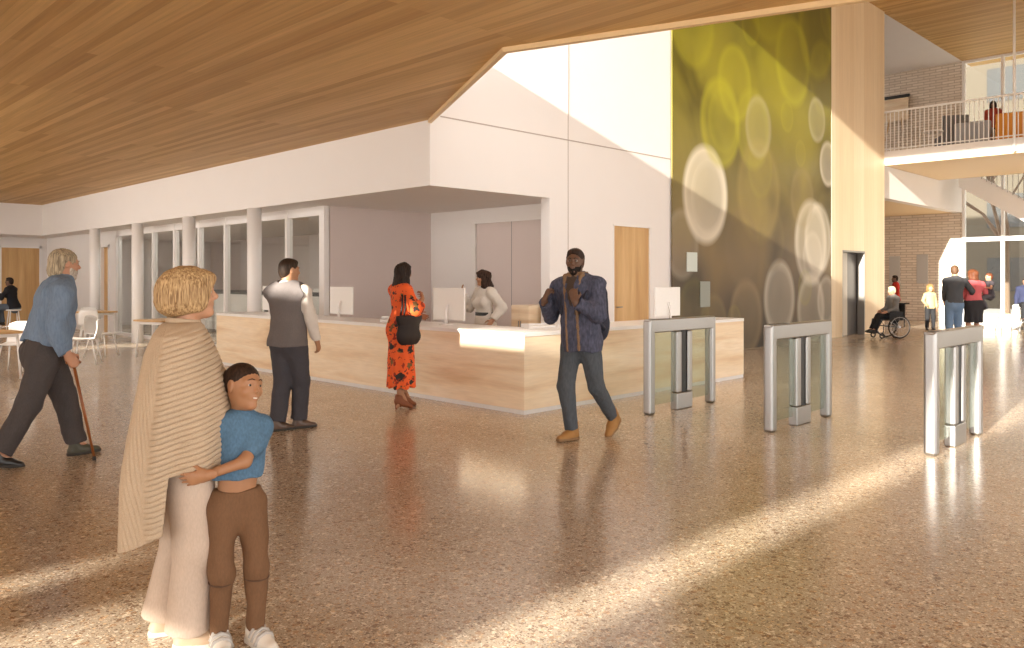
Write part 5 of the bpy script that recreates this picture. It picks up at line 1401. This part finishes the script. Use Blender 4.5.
# ---- walking man with the backpack
def walking_man():
    X0, Y0, hd = 6.065, 5.115, 184
    R = person('bearded man in dark denim jacket walking with both hands on his backpack straps', (X0, Y0, 0), hd)
    S = skeleton(1.90, wide=1.0, pelvis=(.0, 0, .99), lean=1, side=3.5, twist=6, head=(22, 0, 0), feet={'R': (.08, -.045, 0, -4, -2), 'L': (-.42, .13, .105, 8, 34)},
                 hands={'R': dict(p=(.235, -.265, 1.36), hint=(-.15, -.35, -1), d=(-.1, .3, .85), n=(-.9, .5, 0), curl=.95), 'L': dict(p=(.225, .10, 1.36), hint=(-.2, .5, -1), d=(-.1, -.3, .85), n=(-.9, -.5, 0), curl=.95)})
    body(S, R, sk_dark, .0065, nose=1.25)
    face_parts(S, R, irisb, browd, lipd)
    beard(S, R, hair_mat('beard_black', rgb(14,10,8), rgb(34,26,22), 120), full=1.0)
    short_hair(S, R, hair_mat('hair_black', None, None), .006, top_=.090)
    top(S, R, weave('brown_tee', (.075, .052, .040, 1), .9, .08), 'shirt', .008, .025, 0, -.06, .545, wr=.002, seed=51, opening=lambda F: [F.cut(S.U(0, g*.085, .2), S.R @ np.array((0, g, 0.))) for g in (1, -1)])
    jk = weave('dark_denim', (.070, .075, .115, 1), .8, .35, 45, (1, 1, .4))
    def opn(F):
        F.ell(S.U(.10, 0, .55), (.065, .058, .075), S.R, .01, 'sub')
        F.cone(S.U(.15, -.005, .56), S.U(.17, .0, .36), .062*S.s, .044*S.s, .01, op='sub'); F.cone(S.U(.17, 0, .37), S.U(.21, 0, -.2), .046*S.s, .060*S.s, .01, op='sub')
    F = Field(S.lo, S.hi, .0065); add_torso(F, S, .028, z0=-.2); F.cone(S.U(-.005, 0, -.11), S.U(0, 0, .12), .192*S.s, .185*S.s, .05, (fwd(S), .76)); F.cut(S.U(0, 0, -.115), (0, 0, -1))
    for q in 'LR': add_arm(F, S, q, .020, 1.90, ru=(.061, .055), rf=(.053, .044))
    F.cone(S.U(-.012, 0, .49), S.U(-.014, 0, .57), .086*S.s, .082*S.s, .02, flat=(0, 1)); F.cone(S.U(-.01, 0, .5), S.U(.01, 0, .65), .062*S.s, .066*S.s, 0, op='sub')
    opn(F); F.wrinkle(.008, 24, 52, (1, 1, .7)); F.wrinkle(.003, 70, 53); F.mesh('jacket', jk, R)
    fl = weave('tan_fleece', (.24, .15, .09, 1), .95, .2, 120, (1, 1, 1), .4)
    F = Field(S.lo, S.hi, .0065)
    F.cone(S.U(-.014, 0, .50), S.U(-.020, 0, .595), .092*S.s, .096*S.s, .02, flat=(0, 1)); F.cone(S.U(-.012, 0, .40), S.U(.0, 0, .65), .064*S.s, .074*S.s, 0, op='sub')
    for sg in (1, -1):
        F.cone(S.U(.05, sg*.085, .565), S.U(.115, sg*.060, .42), .026*S.s, .020*S.s, .02); F.cone(S.U(.122, sg*.056, .40), S.U(.140, sg*.058, -.10), .013*S.s, .012*S.s, .01)
    F.cone(S.U(.12, 0, .62), S.U(.15, 0, .40), .060*S.s, .026*S.s, .01, op='sub'); F.wrinkle(.003, 80, 5); F.mesh('collar', fl, R)
    trousers(S, R, weave('slate_jeans', (.075, .085, .098, 1), .85, .14, 60), res=.0065, rt=(.094, .068), rc=(.066, .052), f=1.97, top_z=.04, wr=.006, seed=54, off=.008)
    for q in 'LR': shoe(S, q, R, plain('tan_nubuck', (.34, .165, .045, 1), .7), plain('gum_sole', (.22, .12, .05, 1), .7), .0055, 'boot', 'boot', 1.08)
    a = math.radians(hd); cs, sn = math.cos(a), math.sin(a); ub = S.U(-.20, 0, .02); W = (X0 + ub[0]*cs - ub[1]*sn, Y0 + ub[0]*sn + ub[1]*cs, ub[2])
    t = thing('backpack', 'dark backpack worn by the man in the denim jacket', 'backpack', W, a + math.radians(6))
    bk = weave('navy_nylon', (.030, .032, .050, 1), .7, .15)
    F = Field((-.17, -.24, -.06), (.12, .24, .52), .008)
    F.cone((-.03, 0, .08), (-.02, 0, .40), .185, .165, 0, ((1, 0, 0), .55)); F.cone((-.08, 0, .07), (-.08, 0, .20), .12, .11, .03, ((1, 0, 0), .5)); F.cut((.07, 0, 0), (1, 0, 0)); F.wrinkle(.005, 26, 4)
    F.mesh('pack', bk, t)
    for sg in (1, -1): MB().tube([(.04, sg*.12, .44), (.13, sg*.135, .535), (.26, sg*.135, .50), (.355, sg*.13, .38), (.33, sg*.145, .22), (.14, sg*.20, .10), (.03, sg*.17, .06)], .018, 10).build('strap', bk, t, smooth=True)
walking_man()

# ---- people further off
def simple_person(label, loc, hd, h, cloth, legm, skin, hairm, res=.012, hair='short', skirt_z=None, female=False, child=False, sleeve=1.9, shoes=None, wide=1.0, hem=-.08, **kw):
    R = person(label, loc, hd)
    S = skeleton(h, female=female, child=child, wide=wide, **kw)
    body(S, R, skin, res)
    top(S, R, cloth, 'shirt', res, .016, sleeve, hem, .55, wr=.004, seed=int(h*100))
    if skirt_z is not None: skirt(S, R, legm, skirt_z, .20*S.s, res=res, amp=.016)
    else: trousers(S, R, legm, res=res, top_z=.06, wr=.004)
    if hair == 'short': short_hair(S, R, hairm, min(res, .008))
    elif hair: long_hair(S, R, hairm, min(res, .008), hair, .006)
    for q in 'LR': shoe(S, q, R, shoes or blackshoe, darksole, min(res, .009))
    return R, S
C = lambda n, *c, **k: weave(n, tuple(c) + (1,), .85, .08, **k)
blackt = C('black_cloth', .02, .02, .022); jeans = C('faded_jeans', .16, .24, .36)
simple_person('white haired person in grey jacket seated in the wheelchair', (22.3, 8.0, 0), 140, 1.68, C('grey_fleece', .20, .19, .18), blackt, sk_fair, hair_mat('hair_white', rgb(168,150,120), rgb(206,190,164), 90), .010, 'short',
    pelvis=(-.06, 0, .595), lean=4, head=(0, 6, 0), feet={'L': (.52, .085, .157, 4, 0, (.4, 0, 1)), 'R': (.52, -.085, .157, -4, 0, (.4, 0, 1))}, hands={'L': dict(p=(.24, .15, .70), hint=(-1, .5, -.3)), 'R': dict(p=(.24, -.15, .70), hint=(-1, -.5, -.3))})
simple_person('dark haired person in red top standing behind the wheelchair user', (28.9, 10.25, 0), 120, 1.70, C('red_top', .50, .035, .02), blackt, sk_dark, hb_dark, .014, 'short')
simple_person('brown haired man in dark grey jumper with an arm around the woman in pink', (20.8, 6.05, 0), 40, 1.90, C('dark_jumper', .075, .075, .08), jeans, sk_fair, hair_mat('hair_brown', rgb(58,40,28), rgb(112,84,62), 90), .009, 'short',
    head=(-28, 4, 0), side=2, hem=.0, hands={'R': dict(p=(.26, -.50, 1.16), hint=(-1, -.6, -.6), d=(.35, -.9, 0), n=(-1, -.2, 0)), 'L': dict(p=(.3, .1, 1.0), hint=(-1, 1, -.3))})
simple_person('auburn haired woman in pink top and dark skirt carrying a toddler', (21.3, 5.78, 0), 46, 1.80, C('pink_knit', .62, .13, .14), C('black_pleats', .035, .032, .034), sk_fair, hb_auburn, .009, .10, skirt_z=.55, female=True, wide=1.12, hem=.04,
    head=(22, 4, 0), hands={'R': dict(p=(.22, -.22, 1.08), hint=(-.6, -1, -.5)), 'L': dict(p=(.28, .1, 1.1), hint=(-.8, .9, -.4))})
simple_person('toddler with brown hair carried on the hip of the woman in pink', (21.62, 5.52, .76), 132, 1.04, C('dark_toddler_top', .07, .06, .07), C('toddler_grey', .10, .09, .10), sk_fair, hb_auburn, .008, 'short', female=True, child=True, sleeve=.5,
    pelvis=(0, 0, .42), feet={'L': (.12, .10, .10, 10, 20, (1, 0, .4)), 'R': (.10, -.10, .10, -10, 20, (1, 0, .4))}, hands={'L': dict(p=(.18, .10, .62), hint=(-.4, 1, -.6)), 'R': dict(p=(.18, -.06, .64), hint=(-.4, -1, -.6))})
simple_person('child in pale yellow top and dark leggings standing in the sun by the brick wall', (26.7, 8.45, 0), -140, 1.36, C('pale_yellow', .40, .33, .18), blackt, sk_fair, hair_mat('hair_sandy', rgb(112,80,46), rgb(160,126,80), 90), .012, .08, female=True, child=True,
    hands={'R': dict(p=(.22, -.22, .80), hint=(-1, -.6, -.3))})
simple_person('person in navy seated on a white stool at the picture edge by the glazing', (27.72, 6.12, 0), 200, 1.72, C('navy_jacket', .030, .035, .075), blackt, sk_fair, hb_dark, .013, 'short',
    pelvis=(0, 0, .82), feet={'L': (.36, .1, .32, 4, 0, (.4, 0, 1)), 'R': (.36, -.1, .32, -4, 0, (.4, 0, 1))})
simple_person('person in red top standing behind the pale grey sofa on the landing', (27.6, 6.95, 5.36), 190, 1.62, C('brick_red_top', .42, .07, .04), blackt, sk_dark, hb_dark, .014, .08, female=True)
simple_person('person in black jacket and jeans perched on the stool by the far oak door', (5.95, 25.3, 0), 140, 1.70, C('black_jacket', .018, .018, .022), C('dull_jeans', .09, .11, .14), sk_dark, hb_dark, .012, 'short',
    pelvis=(0, 0, .83), lean=10, feet={'L': (.42, .09, .33, 4, 0, (.4, 0, 1)), 'R': (.34, -.09, .30, -4, 0, (.4, 0, 1))}, hands={'L': dict(p=(.30, .08, 1.12), hint=(-.6, 1, -.4)), 'R': dict(p=(.30, -.06, 1.12), hint=(-.6, -1, -.4))})
bpy.context.view_layer.update()
